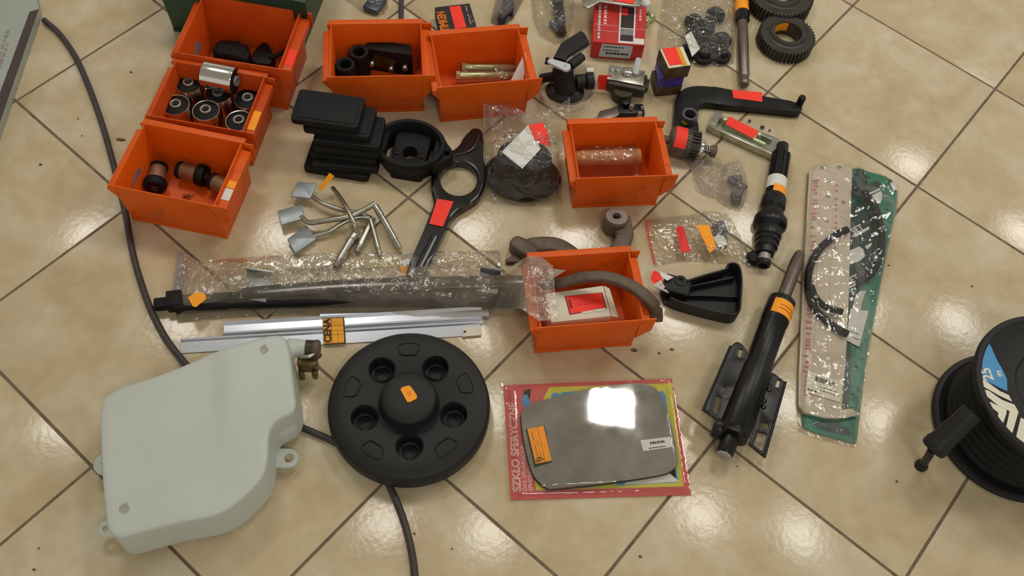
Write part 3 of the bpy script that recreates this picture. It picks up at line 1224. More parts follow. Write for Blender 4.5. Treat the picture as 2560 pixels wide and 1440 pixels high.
e = at(722, 1146, .024)
obj('mounting_lug', ear(e, Vector((.9, .1, 0)).normalized(), .0175, .02), M_WHITEPL, t)
e = at(264, 1160, .034)
obj('mounting_lug', ear(e, Vector((-1, .0, 0)), .020, .03, .006), M_WHITEPL, t)
e = at(266, 1322, .034)
obj('mounting_lug', ear(e, Vector((-1, -.1, 0)).normalized(), .014, .03, .005), M_WHITEPL, t)
for (px, r) in (((661, 875), .009), ((311, 1270), .010)):
    c = at(px[0], px[1], zt)
    hz_ = bvh.ray_cast(Vector((c.x, c.y, .3)), Vector((0, 0, -1)))[0].z
    bm = nb()
    rr = random.Random(px[0])
    prism(bm, [c + Vector((r * math.cos(k * .5236) * rr.uniform(.5, 1), r * math.sin(k * .5236) * rr.uniform(.6, 1.2), 0)) for k in range(12)], hz_ - .002, hz_ + .0004)
    obj('smudge', bm, M_SMUDGE, t, smooth=False)
# clamp on the neck
A, B_ = at(757, 873, .07), at(785, 874, .07)
Mc = axis_frame(A, B_)
bm = nb()
lathe(bm, Mc, [(.0155, .006), (.0175, .006), (.0175, .021), (.0155, .021)], 28, close=True)
obj('hose_clamp', bm, M_CARB, t)
bm = nb()
lathe(bm, Mc, [(.0135, .02), (.0175, .02), (.0185, .023), (.0185, .028), (.0155, .031), (0, .031)], 24)
obj('cap', bm, M_DKSTEEL, t)
bm = nb()
c = at(770, 910, .05)
box(bm, T(c.x, c.y, .03) @ RZ(.1), .036, .018, .034, .003)
box(bm, T(c.x - .012, c.y - .012, .012) @ RZ(.2), .010, .012, .028, .002)
box(bm, T(c.x + .013, c.y - .010, .016) @ RZ(-.1), .009, .010, .026, .002)
obj('clamp_block', bm, mat('olive_brass', (120, 108, 72), .35, .7, var=.3, vscale=90), t)
bm = nb()
tube(bm, spline([at(752, 893, .07), at(775, 890, .085), at(798, 880, .07)], 5), .0035, 10)
obj('clamp_screw', bm, M_CHROME, t)
bm = nb()
lathe(bm, axis_frame(at(789, 890, .07), at(803, 878, .072)), [(0, 0), (.007, 0), (.0085, .003), (.007, .010), (0, .011)], 14)
obj('clamp_knob', bm, M_DKSTEEL, t)

# ------------------------------------------------------------------ round wheel cover
zc = .052
cl, cr_ = at(816, 1010, zc), at(1226, 1010, zc)
RW = (cr_ - cl).length / 2
ct = at(1020, 832, zc); cbm = at(1022, 1196, zc)
C0 = Vector(((cl.x + cr_.x) / 2, (ct.y + cbm.y) / 2, 0))
MWc = T(C0.x, C0.y, 0)
t = thing('wheel_cover', 'round black plastic wheel cover with five recesses, lying on the cable', 'wheel cover', MWc)
k = RW / .148
bm = nb()
zs = .0145
pr = [(RW - .004, zs), (RW, zs + .003), (RW, zc - .018), (RW - .002, zc - .008), (RW - .006, zc - .003), (RW - .016, zc), (RW * .80, zc + .002), (RW * .60, zc), (RW * .40, zc - .004), (RW * .33, zc - .006), (.0001, zc - .006),
      (.0001, zc - .009), (RW * .40, zc - .008), (RW * .80, zc - .002), (RW - .02, zc - .004), (RW - .0035, zc - .018)]
lathe(bm, MWc, pr, 128, close=True)
bmesh.ops.remove_doubles(bm, verts=bm.verts, dist=.0003)
cov = obj('cover_disc', bm, M_BLKPL, t)


def pxr(p, z):
    v = at(p[0], p[1], z) - C0
    return math.atan2(v.y, v.x), math.hypot(v.x, v.y)


lug = [(952, 926), (1086, 920), (907, 1048), (1134, 1044), (1023, 1120)]
cut = nb()
la = [pxr(p, zc) for p in lug]
rl = sum(r for a, r in la) / 5
a0 = -PI / 2 + sum(((a - (-PI / 2 + 2 * PI * round((a + PI / 2) / (2 * PI / 5)) / 5) + PI) % (2 * PI) - PI) for a, r in la) / 5
for q in range(5):
    a = a0 + 2 * PI * q / 5
    lathe(cut, MWc @ T(rl * math.cos(a), rl * math.sin(a), -.01), [(0, 0), (.0235 * k, 0), (.0235 * k, .09), (0, .09)], 40)
me = bpy.data.meshes.new('cut'); bmesh.ops.recalc_face_normals(cut, faces=cut.faces); cut.to_mesh(me); cut.free()
oc = bpy.data.objects.new('cut', me); COL.objects.link(oc)
md = cov.modifiers.new('b', 'BOOLEAN'); md.object = oc; md.operation = 'DIFFERENCE'; md.solver = 'EXACT'
bpy.context.view_layer.update()
dg = bpy.context.evaluated_depsgraph_get()
me = bpy.data.meshes.new_from_object(cov.evaluated_get(dg))
cov.modifiers.clear()
cov.data = me
bpy.data.objects.remove(oc)
me.polygons.foreach_set('use_smooth', [True] * len(me.polygons))
me.set_sharp_from_angle(angle=math.radians(32))
for q in range(5):
    a = a0 + 2 * PI * q / 5
    bm = nb()
    lathe(bm, MWc @ T(rl * math.cos(a), rl * math.sin(a), 0), [(.0262 * k, zc - .0005), (.0248 * k, zc + .0012), (.0235 * k, zc - .001), (.0222 * k, zc - .006), (.0195 * k, zc - .026), (.0150 * k, zc - .0275), (.0145 * k, zc - .033), (0, zc - .033)], 40)
    obj('lug_recess', bm, M_BLKPL, t)
    bm = nb()
    lathe(bm, MWc @ T(rl * math.cos(a), rl * math.sin(a), 0), [(.0088 * k, zc - .033), (.0088 * k, zc - .0305), (.011 * k, zc - .0305), (.011 * k, zc - .033)], 24)
    obj('lug_ring', bm, M_BLKPL, t)
    a += PI / 5
    bm = nb()
    r0, r1, w0, w1 = RW * .645, RW * .815, .20, .225
    def rim(r0, r1, w0, w1):
        return [Vector((r1 * math.cos(a - w1 * .85), r1 * math.sin(a - w1 * .85))), Vector((r1 * 1.012 * math.cos(a), r1 * 1.012 * math.sin(a))), Vector((r1 * math.cos(a + w1 * .85), r1 * math.sin(a + w1 * .85))),
                Vector((r0 * math.cos(a + w0 * .8), r0 * math.sin(a + w0 * .8))), Vector((r0 * math.cos(a - w0 * .8), r0 * math.sin(a - w0 * .8)))]
    outer = round_poly(rim(r0, r1, w0, w1), .007, 4)
    inner = round_poly(rim(r0 + .0022, r1 - .0022, w0 - .017, w1 - .015), .006, 4)
    prism(bm, outer, zc - .001, zc + .0038, [inner], bev=.0009, M=MWc)
    obj('raised_outline', bm, M_BLKPL, t)
bm = nb()
hb = .066 + .012
ph = at(1022, 985, hb) - C0
hr = RW * .355
lathe(bm, MWc, [(hr + .005, zc - .007), (hr + .002, zc - .004), (hr, zc), (hr - .003, hb - .005), (hr - .0055, hb - .0015), (hr - .0085, hb), (hr * .5, hb + .0008), (0, hb + .0012)], 72)
obj('hub', bm, M_BLKPL, t, ang=24)
zq = hb + .0014
sticker('price_sticker', None or [at(1001, 975, zq), at(1020, 963, zq), at(1042, 988, zq), at(1022, 1008, zq)], M_SIGNAL, t) if False else None
bm = nb()
prism(bm, ats([(1001, 974), (1006, 968), (1022, 964), (1028, 968), (1043, 990), (1041, 997), (1026, 1005), (1018, 1005)], zq), zq, zq + .0008)
ps = obj('price_sticker', bm, M_SIGNAL, t, smooth=False)
q = [at(1012, 978, zq + .0008), at(1024, 972, zq + .0008), at(1036, 992, zq + .0008), at(1022, 998, zq + .0008)]
obj('handwriting', marks(q, [(.3, .36, .1, .9), (.55, .6, .2, .8)], .0001, seed=8, fill=.9), M_INKORG, t, smooth=False)

# ------------------------------------------------------------------ mirror glass in its blister pack
cq = [at(1258, 963, .002), at(1680, 947, .002), at(1728, 1237, .002), at(1277, 1250, .002)]
t = thing('mirror_pack', 'blister pack with rounded mirror glass on a red and yellow card', 'mirror pack', T(*at(1490, 1100, 0)))
bm = nb()
prism(bm, cq, .0006, .002)
obj('card', bm, M_CARDRED, t, smooth=False)
yq = [Vector(p) for p in ats([(1373, 968), (1680, 958), (1709, 1216), (1340, 1226), (1334, 1180), (1357, 1000)], .002)]
bm = nb(); prism(bm, yq, .002, .0024); obj('yellow_print', bm, M_YELLOW, t, smooth=False)
for lp in ([(1376, 1002), (1381, 982), (1396, 982), (1400, 988), (1404, 981), (1426, 979), (1500, 974), (1560, 985), (1400, 1030)],
           [(1640, 984), (1656, 976), (1664, 990), (1690, 1195), (1640, 1205), (1600, 1190)],
           [(1560, 1190), (1690, 1160), (1696, 1206), (1540, 1214)]):
    bm = nb(); prism(bm, ats(lp, .0024), .0024, .0028); obj('blue_print', bm, M_BLUE, t, smooth=False)
bm = nb(); prism(bm, round_poly(ats([(1305, 988), (1318, 985), (1325, 1006), (1328, 1014), (1316, 1020), (1306, 1014)], .0024), .006, 3), .002, .0025); obj('blue_print', bm, M_BLUE, t, smooth=False)
bm = nb(); prism(bm, ats([(1310, 976), (1328, 972), (1324, 1000), (1318, 986), (1308, 988)], .0024), .002, .0024); obj('dark_print', bm, M_INK, t, smooth=False)
bm = nb(); prism(bm, ats([(1570, 1194), (1668, 1178), (1698, 1204), (1560, 1212)], .0028), .0028, .0031); obj('white_print', bm, M_WHITE, t, smooth=False)
ed = (cq[0] - cq[3]).normalized()
Fx = frame((1302, 1229), (1289, 1000), .0022)
text('SZKŁO SFERYCZNE', Fx, .0200, M_PINK, t, bold=.0007, sx=1.0)
Fx = frame((1318, 1229), (1306, 1010), .0022)
text('DAS SPHÄRISCHE', Fx, .0112, M_PINK, t, bold=.0002)
Fx = frame((1332, 1228), (1321, 1010), .0022)
text('SPHERICAL', Fx, .0112, M_PINK, t, bold=.0002)
zm = .0125
mp = [(1303, 1045), (1308, 1028), (1319, 1014), (1356, 1002), (1487, 972), (1560, 962), (1602, 960), (1628, 966), (1648, 981), (1670, 1037), (1683, 1080), (1694, 1135), (1694, 1155), (1682, 1174), (1645, 1188), (1511, 1209), (1390, 1221), (1366, 1219), (1342, 1199), (1328, 1174), (1312, 1114)]
ml = smooth_loop(ats(mp, zm), 3)
mcx = sum(p.x for p in ml) / len(ml); mcy = sum(p.y for p in ml) / len(ml)
bm = nb()
RM = 1.35
pts = [Vector((p.x, p.y)) for p in ml]
nn = len(pts)
for i in range(-20, 21):
    for j in range(-16, 17):
        p = Vector((mcx + i * .009, mcy + j * .009))
        pts.append(p)
V, E, Fc, _, _, _ = geometry.delaunay_2d_cdt(pts, [(i, (i + 1) % nn) for i in range(nn)], [], 1, 1e-6)
zfun = lambda x, y: zm + .0085 - ((x - mcx) ** 2 + (y - mcy) ** 2) / (2 * RM)
vt = [bm.verts.new((v.x, v.y, zfun(v.x, v.y))) for v in V]
vb = [bm.verts.new((v.x, v.y, zfun(v.x, v.y) - .0035)) for v in V]
cnt = {}
for f in Fc:
    bm.faces.new([vt[i] for i in f]); bm.faces.new([vb[i] for i in reversed(f)])
    for a, b in zip(f, list(f[1:]) + [f[0]]):
        cnt.setdefault(frozenset((a, b)), []).append((a, b))
for kx, lst in cnt.items():
    if len(lst) == 1:
        a, b = lst[0]
        bm.faces.new((vt[b], vt[a], vb[a], vb[b]))
for v in [v for v in bm.verts if not v.link_faces]:
    bm.verts.remove(v)
obj('mirror_glass', bm, M_MIRROR, t, ang=30)
bm = nb()
prism(bm, [Vector((mcx + (p.x - mcx) * 1.006, mcy + (p.y - mcy) * 1.006, 0)) for p in ml], .0030, .0095)
obj('glass_backing', bm, M_BLACK, t)
zz = lambda x, y: zfun(at(x, y, zm).x, at(x, y, zm).y) + .0004


def onm(px):
    r = []
    for x, y in px:
        p = at(x, y, zm)
        z = zfun(p.x, p.y)
        r.append(at(x, y, z + .0006))
    return r


bq = onm([(1314, 1073), (1361, 1064), (1380, 1155), (1336, 1168)])
sticker('label_backing', bq, M_INK, t, .0005)
sq = onm([(1318, 1073), (1359, 1065), (1379, 1152), (1339, 1160)])
sq = [p + Vector((0, 0, .0006)) for p in sq]
sticker('price_sticker', sq, M_SIGNAL, t, .0005)
bm = marks([sq[3], sq[0], sq[1], sq[2]], [(.20, .23, .2, .9), (.40, .42, .2, .9), (.60, .62, .02, 1.0)], .0008, seed=11, fill=.8)
for k in range(9):
    patch(bm, sub([sq[3], sq[0], sq[1], sq[2]], .02 + .006 * k, .05 + .06 * k, .10, .085 + .06 * k, .0008), .0002)
patch(bm, [bil([sq[3], sq[0], sq[1], sq[2]], .12, .05) + Vector((0, 0, .0008)), bil([sq[3], sq[0], sq[1], sq[2]], .17, .3) + Vector((0, 0, .0008)), bil([sq[3], sq[0], sq[1], sq[2]], .12, .55) + Vector((0, 0, .0008)), bil([sq[3], sq[0], sq[1], sq[2]], .13, .3) + Vector((0, 0, .0008))], .0002)
obj('small_print', bm, M_INK, t, smooth=False)
wq = onm([(1601, 1101), (1676, 1092), (1683, 1117), (1608, 1128)])
sticker('maker_label', wq, M_WHITE, t, .0006)
obj('small_print', marks(wq, [(.28, .48, .28, .76), (.80, .88, .2, .78)], .0009, seed=13, fill=.95), M_INK, t, smooth=False)
# clear blister: flat rim, raised dome over the glass
bl = ats([(1250, 955), (1262, 950), (1682, 943), (1730, 1238), (1268, 1253)], .003)


def blis(x, y):
    return .0175


bm = nb()
inn = [Vector((p.x, p.y)) for p in ats([(1292, 975), (1660, 955), (1704, 1220), (1310, 1236)], .003)]
lp = [Vector((p.x, p.y)) for p in bl]


def hb_(x, y):
    d = edge_dist((x, y), lp)
    s = min(1, max(0, (d - .012) / .010))
    return .0012 + max(.004, zfun(x, y) - .0012) * s * s * (3 - 2 * s)


film(bm, bl, hb_, .005, .00012, 22, .004, z0=.0024, seed=3, bottom=False)
obj('blister', bm, M_BLIS, t, ang=60)

# ------------------------------------------------------------------ aluminium trim strips with a price label
t = thing('trim_strip', 'two shiny aluminium trim strips held by an orange price label', 'trim strip', T(*at(830, 830, 0)))


def strip(p0, p1, w0, prof, z, name='strip', cut0=0.0, cut1=0.0):
    F = frame(p0, p1, z)
    L = (at(p1[0], p1[1], z) - at(p0[0], p0[1], z)).length
    bm = nb()
    a = [bm.verts.new(F @ Vector((cut0 * y / w0, y, h))) for y, h in prof]
    b = [bm.verts.new(F @ Vector((L - cut1 * y / w0, y, h))) for y, h in prof]
    a2 = [bm.verts.new(F @ Vector((cut0 * y / w0, y, h - .0016))) for y, h in prof]
    b2 = [bm.verts.new(F @ Vector((L - cut1 * y / w0, y, h - .0016))) for y, h in prof]
    for i in range(len(prof) - 1):
        bm.faces.new((a[i], b[i], b[i + 1], a[i + 1]))
        bm.faces.new((a2[i + 1], b2[i + 1], b2[i], a2[i]))
        bm.faces.new((a[i + 1], a2[i + 1], a2[i], a[i]))
        bm.faces.new((b[i], b2[i], b2[i + 1], b[i + 1]))
    bm.faces.new((a[0], a2[0], b2[0], b[0]))
    bm.faces.new((a[-1], b[-1], b2[-1], a2[-1]))
    return obj(name, bm, M_ALU, t, ang=20)


strip((451, 884), (1204, 838), .03, [(0, .0018), (.022, .004), (.0245, .0075), (.028, .008)], .001)
strip((560, 846), (1206, 806), .028, [(-.004, .004), (.002, .0045), (.005, .010), (.0085, .0105), (.011, .006), (.024, .007), (.030, .0115)], .002)
strip((800, 806), (1222, 794), .02, [(0, .006), (.014, .0075), (.018, .004)], .002, cut1=-.0)
bm = nb()
lathe(bm, T(*at(494, 862, .004)), [(.0022, 0), (.0034, 0), (.0034, .0012), (.0022, .0012)], 16, close=True)
obj('rivet_hole', bm, M_WHITE, t)
bm = nb()
patch(bm, [at(1157, 822, .006), at(1204, 815, .006), at(1205, 838, .005), at(1157, 842, .005)], .0012)
obj('strip_end', bm, M_CREAM, t, smooth=False)
bm = nb()
lathe(bm, T(*at(1162, 829, .0073)), [(0, .0004), (.0022, .0002), (.0024, 0)], 12)
obj('rivet_hole', bm, M_INK, t)
bq = [at(806, 796, .014), at(860, 794, .014), at(864, 859, .007), at(809, 862, .007)]
sticker('label_backing', bq, M_INK, t, .0006)
sq = [p + Vector((0, 0, .0007)) for p in sub(bq, .02, .02, .95, .97)]
sticker('price_label', sq, M_AMBER, t, .0005)
sq2 = [p + Vector((0, 0, .0007)) for p in sub(sq, .42, .32, 1.0, .98)]
sticker('price_field', sq2, M_SIGNAL if False else mat('amber_field', (238, 166, 20), .5, var=.05), t, .0004)
bm = nb()
for (u0, v0, u1, v1) in ((.40, .02, .425, .98), (.0, .30, .98, .315), (.42, .50, .98, .512), (.42, .66, .98, .672), (.7, .50, .715, .98)):
    patch(bm, sub(sq, u0, v0, u1, v1, .0012), .0002)
obj('label_lines', bm, M_INKORG, t, smooth=False)
a, b = bil(sq, .36, .97), bil(sq, .36, .0)
x = (b - a).normalized(); up = Vector((0, 0, 1)); y = (bil(sq, 0, .5) - bil(sq, 1, .5)).normalized(); z = x.cross(y)
Mt = Matrix((x, y, z)).transposed().to_4x4(); Mt.translation = a + Vector((0, 0, .0014))
text('CENA', Mt, .0185, M_INK, t, bold=.0005)

# ------------------------------------------------------------------ long bag of black profile
t = thing('profile_bar', 'long black profile with two grey brackets inside the long plastic bag', 'bar', T(*at(880, 740, 0)))
Fb = frame((392, 776), (1332, 770), .004)
Lb = (at(1332, 770, .004) - at(392, 776, .004)).length
bm = nb()
tube(bm, spline([at(440, 762, .018), at(640, 751, .018), at(880, 745, .020), at(1100, 746, .020), at(1316, 748, .018)], 6), .014, 16, flat=.95, wide=1.15, rect=True)
obj('lower_profile', bm, M_BLACK, t)
bm = nb()
tube(bm, spline([at(590, 741, .024), at(760, 727, .026), at(900, 718, .028), at(1100, 712, .030), at(1314, 707, .028)], 6), [.006] + [.013] * 23 + [.011], 16, flat=.9, wide=1.1, rect=True)
obj('upper_profile', bm, M_BLKGL, t)
bm = nb()
tube(bm, [at(900, 734, .012), at(1100, 732, .012), at(1312, 730, .012)], .014, 12, flat=.7, rect=True)
obj('web', bm, M_BLACK, t)
bm = nb()
Fe = frame((382, 774), (440, 768), .0)
box(bm, Fe @ T(.026, 0, .008), .038, .022, .018, .003)
box(bm, Fe @ T(.046, .003, .003), .030, .034, .030, .003)
obj('end_plug', bm, M_BLACK, t)
for (p, sc) in (((640, 716), 1.0), ((1222, 704), .8)):
    bm = nb()
    c = at(p[0], p[1], .036)
    Mk = T(c.x, c.y, .030) @ RZ(-.02)
    box(bm, Mk, .052 * sc, .058 * sc, .003, .001)
    box(bm, Mk @ T(0, .029 * sc, .0), .052 * sc, .003, .016, .001)
    obj('bracket', bm, M_ZINCB, t)
    bm = nb()
    tube(bm, [Mk @ Vector((-.034 * sc, .031 * sc, .018)), Mk @ Vector((.028 * sc, .030 * sc, .018))], .0022, 10)
    obj('bracket_pin', bm, M_CHROME, t)

t = thing('long_bag', 'long milky plastic bag around the black profile', 'bag', T(*at(900, 720, 0)))
out = ats([(440, 636), (470, 634), (500, 650), (540, 668), (620, 672), (720, 662), (850, 660), (1000, 662), (1150, 656), (1300, 646, .115), (1352, 644, .122), (1382, 666, .124), (1386, 720, .124), (1394, 800, .124), (1345, 806, .12), (1240, 802), (1120, 797), (1000, 793), (940, 787), (860, 784), (760, 780), (660, 782), (560, 788), (440, 800), (432, 740), (436, 690)], .012)
Lc = (at(440, 768, .018) + at(1334, 752, .018)) / 2
Uc = (at(640, 738, .024) + at(1330, 708, .026)) / 2


def hlong(x, y):
    h = .008
    for a, b, r, hh in ((at(440, 768, .018), at(1334, 754, .018), .026, .037), (at(600, 738, .024), at(1330, 704, .026), .024, .046), (at(640, 705, .04), at(660, 745, .04), .03, .040), (at(1222, 690, .04), at(1226, 730, .04), .028, .050)):
        ab = Vector((b.x - a.x, b.y - a.y)); q = Vector((x - a.x, y - a.y))
        tt = max(0, min(1, q.dot(ab) / ab.length_squared))
        d = (q - ab * tt).length
        if d < r:
            h = max(h, hh)
        elif d < r * 3.2:
            s = (d - r) / (2.2 * r)
            h = max(h, .008 + (hh - .008) * (1 - s * s * (3 - 2 * s)))
    return h


xA, xB = at(1215, 750, 0).x, at(1316, 730, .12).x


def rise_long(x, y):
    q = max(0.0, min(1.0, (x - xA) / (xB - xA)))
    return .122 * q * q * (3 - 2 * q)


obj('film', film(nb(), out, lambda x, y: hlong(x, y) * (1 - .8 * rise_long(x, y) / .122), .0075, .007, 24, .03, z0=.0022, seed=1.3, zb=rise_long), M_FILMH, t, ang=60)
bm = nb()
film(bm, ats([(442, 634), (470, 634), (462, 700), (452, 745), (432, 742), (436, 690)], .02), lambda x, y: .004, .006, .003, 50, .01, z0=.022, seed=2.1)
obj('folded_edge', bm, M_FILMD, t, label='dusty grey folded edge of the bag')
out = ats([(520, 650), (640, 640), (800, 632), (960, 630), (1100, 627), (1248, 624), (1256, 664), (1100, 668), (900, 676), (700, 682), (560, 676)], .004)
obj('header_strip', film(nb(), out, lambda x, y: .004, .0075, .003, 40, .012, z0=.0012, seed=5.2), M_FILM, t, ang=60)
sticker('paper_tag', [at(996, 660, .012), at(1012, 648, .016), at(1040, 650, .016), at(1044, 664, .012)], M_WHITE, t)
sticker('price_sticker', [at(1000, 666, .0085), at(1044, 666, .0085), at(1040, 690, .0085), at(1004, 690, .0085)], M_SIGNAL, t)
bm = nb()
zq = .052
prism(bm, ats([(470, 744), (488, 732), (500, 731), (515, 738), (515, 748), (490, 768), (482, 766)], zq), zq, zq + .0008)
obj('price_sticker', bm, M_SIGNAL, t, smooth=False)

# ------------------------------------------------------------------ stack of black rubber pads
pads = [((850, 393), .019, -.04), ((868, 378), .036, .06), ((866, 354), .053, .01), ((874, 338), .070, .05), ((874, 320), .087, .02), ((850, 292), .106, -.02), ((820, 268), .126, -.01)]
names = ['bottom black rubber pad of the stack, sticking out towards the zinc levers', 'second black rubber pad from the bottom of the stack', 'third black rubber pad from the bottom of the stack',
         'middle black rubber pad of the leaning stack', 'third black rubber pad from the top of the stack', 'second black rubber pad from the top of the stack', 'topmost black rubber pad of the leaning stack']
first = None
zprev = 0.0005
for (p, zt_, an), lb in zip(pads, names):
    c = at(p[0], p[1], zt_)
    h = .0165
    M = T(c.x, c.y, zt_ - h) @ RZ(an)
    if first is None:
        t = thing('rubber_pad', lb, 'rubber pad', M, 'stacked black rubber pads')
        bm = nb()
        lp = round_poly([Vector(q) for q in ((-.07, -.042), (.07, -.042), (.07, .042), (-.07, .042))], .010, 4)
        prism(bm, lp, 0, .0145, bev=.003, M=M)
        obj('pad_body', bm, M_BLACK, t)
        bm = nb()
        lp = round_poly([Vector(q) for q in ((-.062, -.035), (.062, -.035), (.062, .035), (-.062, .035))], .006, 4)
        prism(bm, lp, .0140, .0165, bev=.0015, M=M)
        obj('raised_face', bm, M_BLACK, t)
        first = t
    else:
        copy_tree(first, M, lb)

# ------------------------------------------------------------------ oval rubber mount
zt = .062
c = at(1026, 352, zt)
Mm = T(c.x, c.y - .004, 0) @ RZ(-.03)
t = thing('engine_mount', 'oval black rubber mount with two ears beside the pad stack', 'mount', Mm)
bm = nb()
lathe(bm, Mm, [(.058, 0), (.064, .002), (.066, .02), (.0735, .036), (.076, .048), (.0765, .058), (.074, zt), (.066, zt), (.063, .056), (.060, .03), (.058, .012)], 64, sy=.86, close=True)
obj('outer_ring', bm, M_BLACK, t)
bm = nb()
lp = round_poly([Vector(q) for q in ((-.036, -.056), (.036, -.056), (.039, .052), (-.039, .052))], .012, 4)
hl = [Vector((.0155 * math.cos(-k * .3927), .0155 * math.sin(-k * .3927) - .006)) for k in range(16)]
prism(bm, lp, .002, .036, [hl], bev=.003, M=Mm)
obj('rubber_block', bm, M_BLACK, t)
for x in (-.027, .027):
    bm = nb()
    lathe(bm, Mm @ T(x, -.012, .034), [(.0075, 0), (.0075, .0045), (.006, .0055), (0, .0055)], 16)
    obj('stop_button', bm, M_BLACK, t)
for s, y in ((-1, .004), (1, -.002)):
    bm = nb()
    lp = smooth_loop([Vector(q) for q in ((s * .052, .042 + y), (s * .078, .022 + y), (s * .091, .006 + y), (s * .091, -.012 + y), (s * .082, -.022 + y), (s * .054, -.040 + y))], 4)
    if s > 0:
        lp = lp[::-1]
    hc = Vector((s * .080, y - .002))
    hl = [hc + Vector((.0055 * math.cos(k * PI / 6), .0055 * math.sin(k * PI / 6))) for k in range(12)]
    cut_in = [p for p in lp]
    prism(bm, cut_in, .022, .052, [hl], bev=.005, seg=3, M=Mm)
    obj('ear', bm, M_BLACK, t)

# ------------------------------------------------------------------ black ring lever
t = thing('ring_lever', 'glossy black steel lever with a large ring and red price label', 'lever', T(*at(1140, 450, 0)))
zt = .022
out = ats([(1182, 319), (1206, 326), (1209, 362), (1209, 392), (1215, 425), (1212, 462), (1197, 494), (1168, 514), (1138, 534), (1118, 566), (1078, 650), (1058, 690), (1014, 690), (1035, 632), (1056, 584), (1074, 538), (1084, 506), (1079, 478), (1078, 445), (1086, 414), (1108, 388), (1140, 368), (1162, 342)], zt)
hc = [at(1147 + 46 * math.cos(-a), 446 + 41 * math.sin(-a), zt) for a in [k * PI / 18 for k in range(36)]]
bm = nb()
prism(bm, smooth_loop(out, 4), .003, zt, [hc], bev=.006, seg=4)
obj('lever_body', bm, M_BLKGL, t, ang=60)
bm = nb()
tube(bm, spline(ats([(1195, 338), (1186, 362), (1170, 378), (1140, 384)], zt + .001), 6), .0045, 10, flat=.5)
obj('raised_rib', bm, M_BLKGL, t)
bm = nb()
tube(bm, spline(ats([(1086, 590), (1066, 630), (1046, 668)], zt + .001), 6), .007, 10, flat=.3)
obj('raised_rib', bm, M_BLKGL, t)
zq = zt + .0015
sticker('price_sticker', [at(1093, 497, zq), at(1134, 504, zq), at(1107, 567, zq), at(1073, 560, zq)], M_RED, t, .0006)

# ------------------------------------------------------------------ boot in a clear bag
c = at(1306, 436, .02)
Mb = T(c.x, c.y, .003)
bm = nb()
lathe(bm, Mb, [(.066, 0), (.080, .002), (.084, .012), (.078, .022), (.070, .027), (.069, .036), (.064, .042), (.060, .048), (.060, .060), (.057, .066), (.057, .080), (.050, .090), (.036, .095), (.018, .096), (.014, .088), (0, .088)], 48, sx=1.0, sy=.78)
tag(obj('rubber_boot', bm, M_BLACK), 'black rubber boot inside the clear bag with a white slip', 'boot')
t = thing('boot_bag', 'clear crinkled bag with a white slip and red label over a black boot', 'bag', T(*at(1310, 400, 0)))
out = ats([(1208, 256, .055), (1236, 257, .055), (1268, 262, .055), (1300, 274, .052), (1322, 286, .046), (1360, 284, .046), (1400, 268, .05), (1424, 246, .05), (1422, 300, .03), (1410, 350, .015), (1404, 420), (1404, 505), (1370, 512), (1300, 513), (1236, 506), (1200, 492), (1208, 440), (1212, 380, .01), (1209, 320, .03)], .004)
yA, yB = at(1300, 350, 0).y, at(1300, 268, .05).y


def bag_rise(x, y):
    q = max(0.0, min(1.0, (y - yA) / (yB - yA)))
    return .052 * q * q * (3 - 2 * q)


obj('film', film(nb(), out, bumps([(Vector((c.x, c.y + .004, 0)), .060, .048, .099, 0), (Vector((c.x, c.y, 0)), .088, .068, .045, 0)], .010), .0045, .014, 34, .018, z0=.0015, seed=7.7, zb=bag_rise), M_FILM, t, ang=60)
zq = .099
sticker('white_slip', [at(1322, 312, .104), at(1254, 380, .107), at(1306, 422, .107), at(1352, 372, .107)], M_WHITE, t, .0005)
bm = nb()
patch(bm, [at(1322, 313, .106), at(1356, 306, .098), at(1370, 335, .100), at(1338, 350, .108)], .0006)
patch(bm, [at(1338, 350, .108), at(1370, 335, .100), at(1375, 365, .085), at(1350, 360, .100)], .0006)
obj('price_sticker', bm, M_RED, t, smooth=False)

# ------------------------------------------------------------------ zinc plated pedal levers
def pedal(label, plate, rod, pin, pm, pr=.0068, pz=.012, rr_=.0048, pth=.003):
    allp = (plate or []) + rod
    c = at(rod[0][0], rod[0][1], 0)
    t = thing('pedal_lever', label, 'lever', T(c.x, c.y, 0), 'zinc plated pedal levers')
    if plate:
        bm = nb()
        prism(bm, round_poly(ats(plate, pz), .004, 3), pz - pth, pz, bev=.0008)
        obj('pedal_plate', bm, pm, t)
        q = ats(plate, pz)
        cc = sum(q, Vector()) / 4
        bm = nb()
        lathe(bm, T(cc.x, cc.y, pz), [(.0022, 0), (.0018, .0006), (0, .0007)], 12)
        obj('weld_spot', bm, M_STEEL, t)
    bm = nb()
    tube(bm, spline(ats(rod), 6), rr_, 12)
    obj('rod', bm, M_ZINC, t)
    if pin:
        A, B = at(*pin[0]), at(*pin[1])
        h = (B - A).length
        bm = nb()
        lathe(bm, axis_frame(A, B), [(0, 0), (pr * .95, 0), (pr, .001), (pr, h * .24), (pr * .86, h * .25), (pr * .86, h * .27), (pr, h * .28), (pr, h * .80), (pr * .80, h * .81), (pr * .80, h * .84), (pr * .92, h * .85), (pr * .72, h * .995), (0, h)], 20)
        obj('pin', bm, M_ZINC, t)
    return t


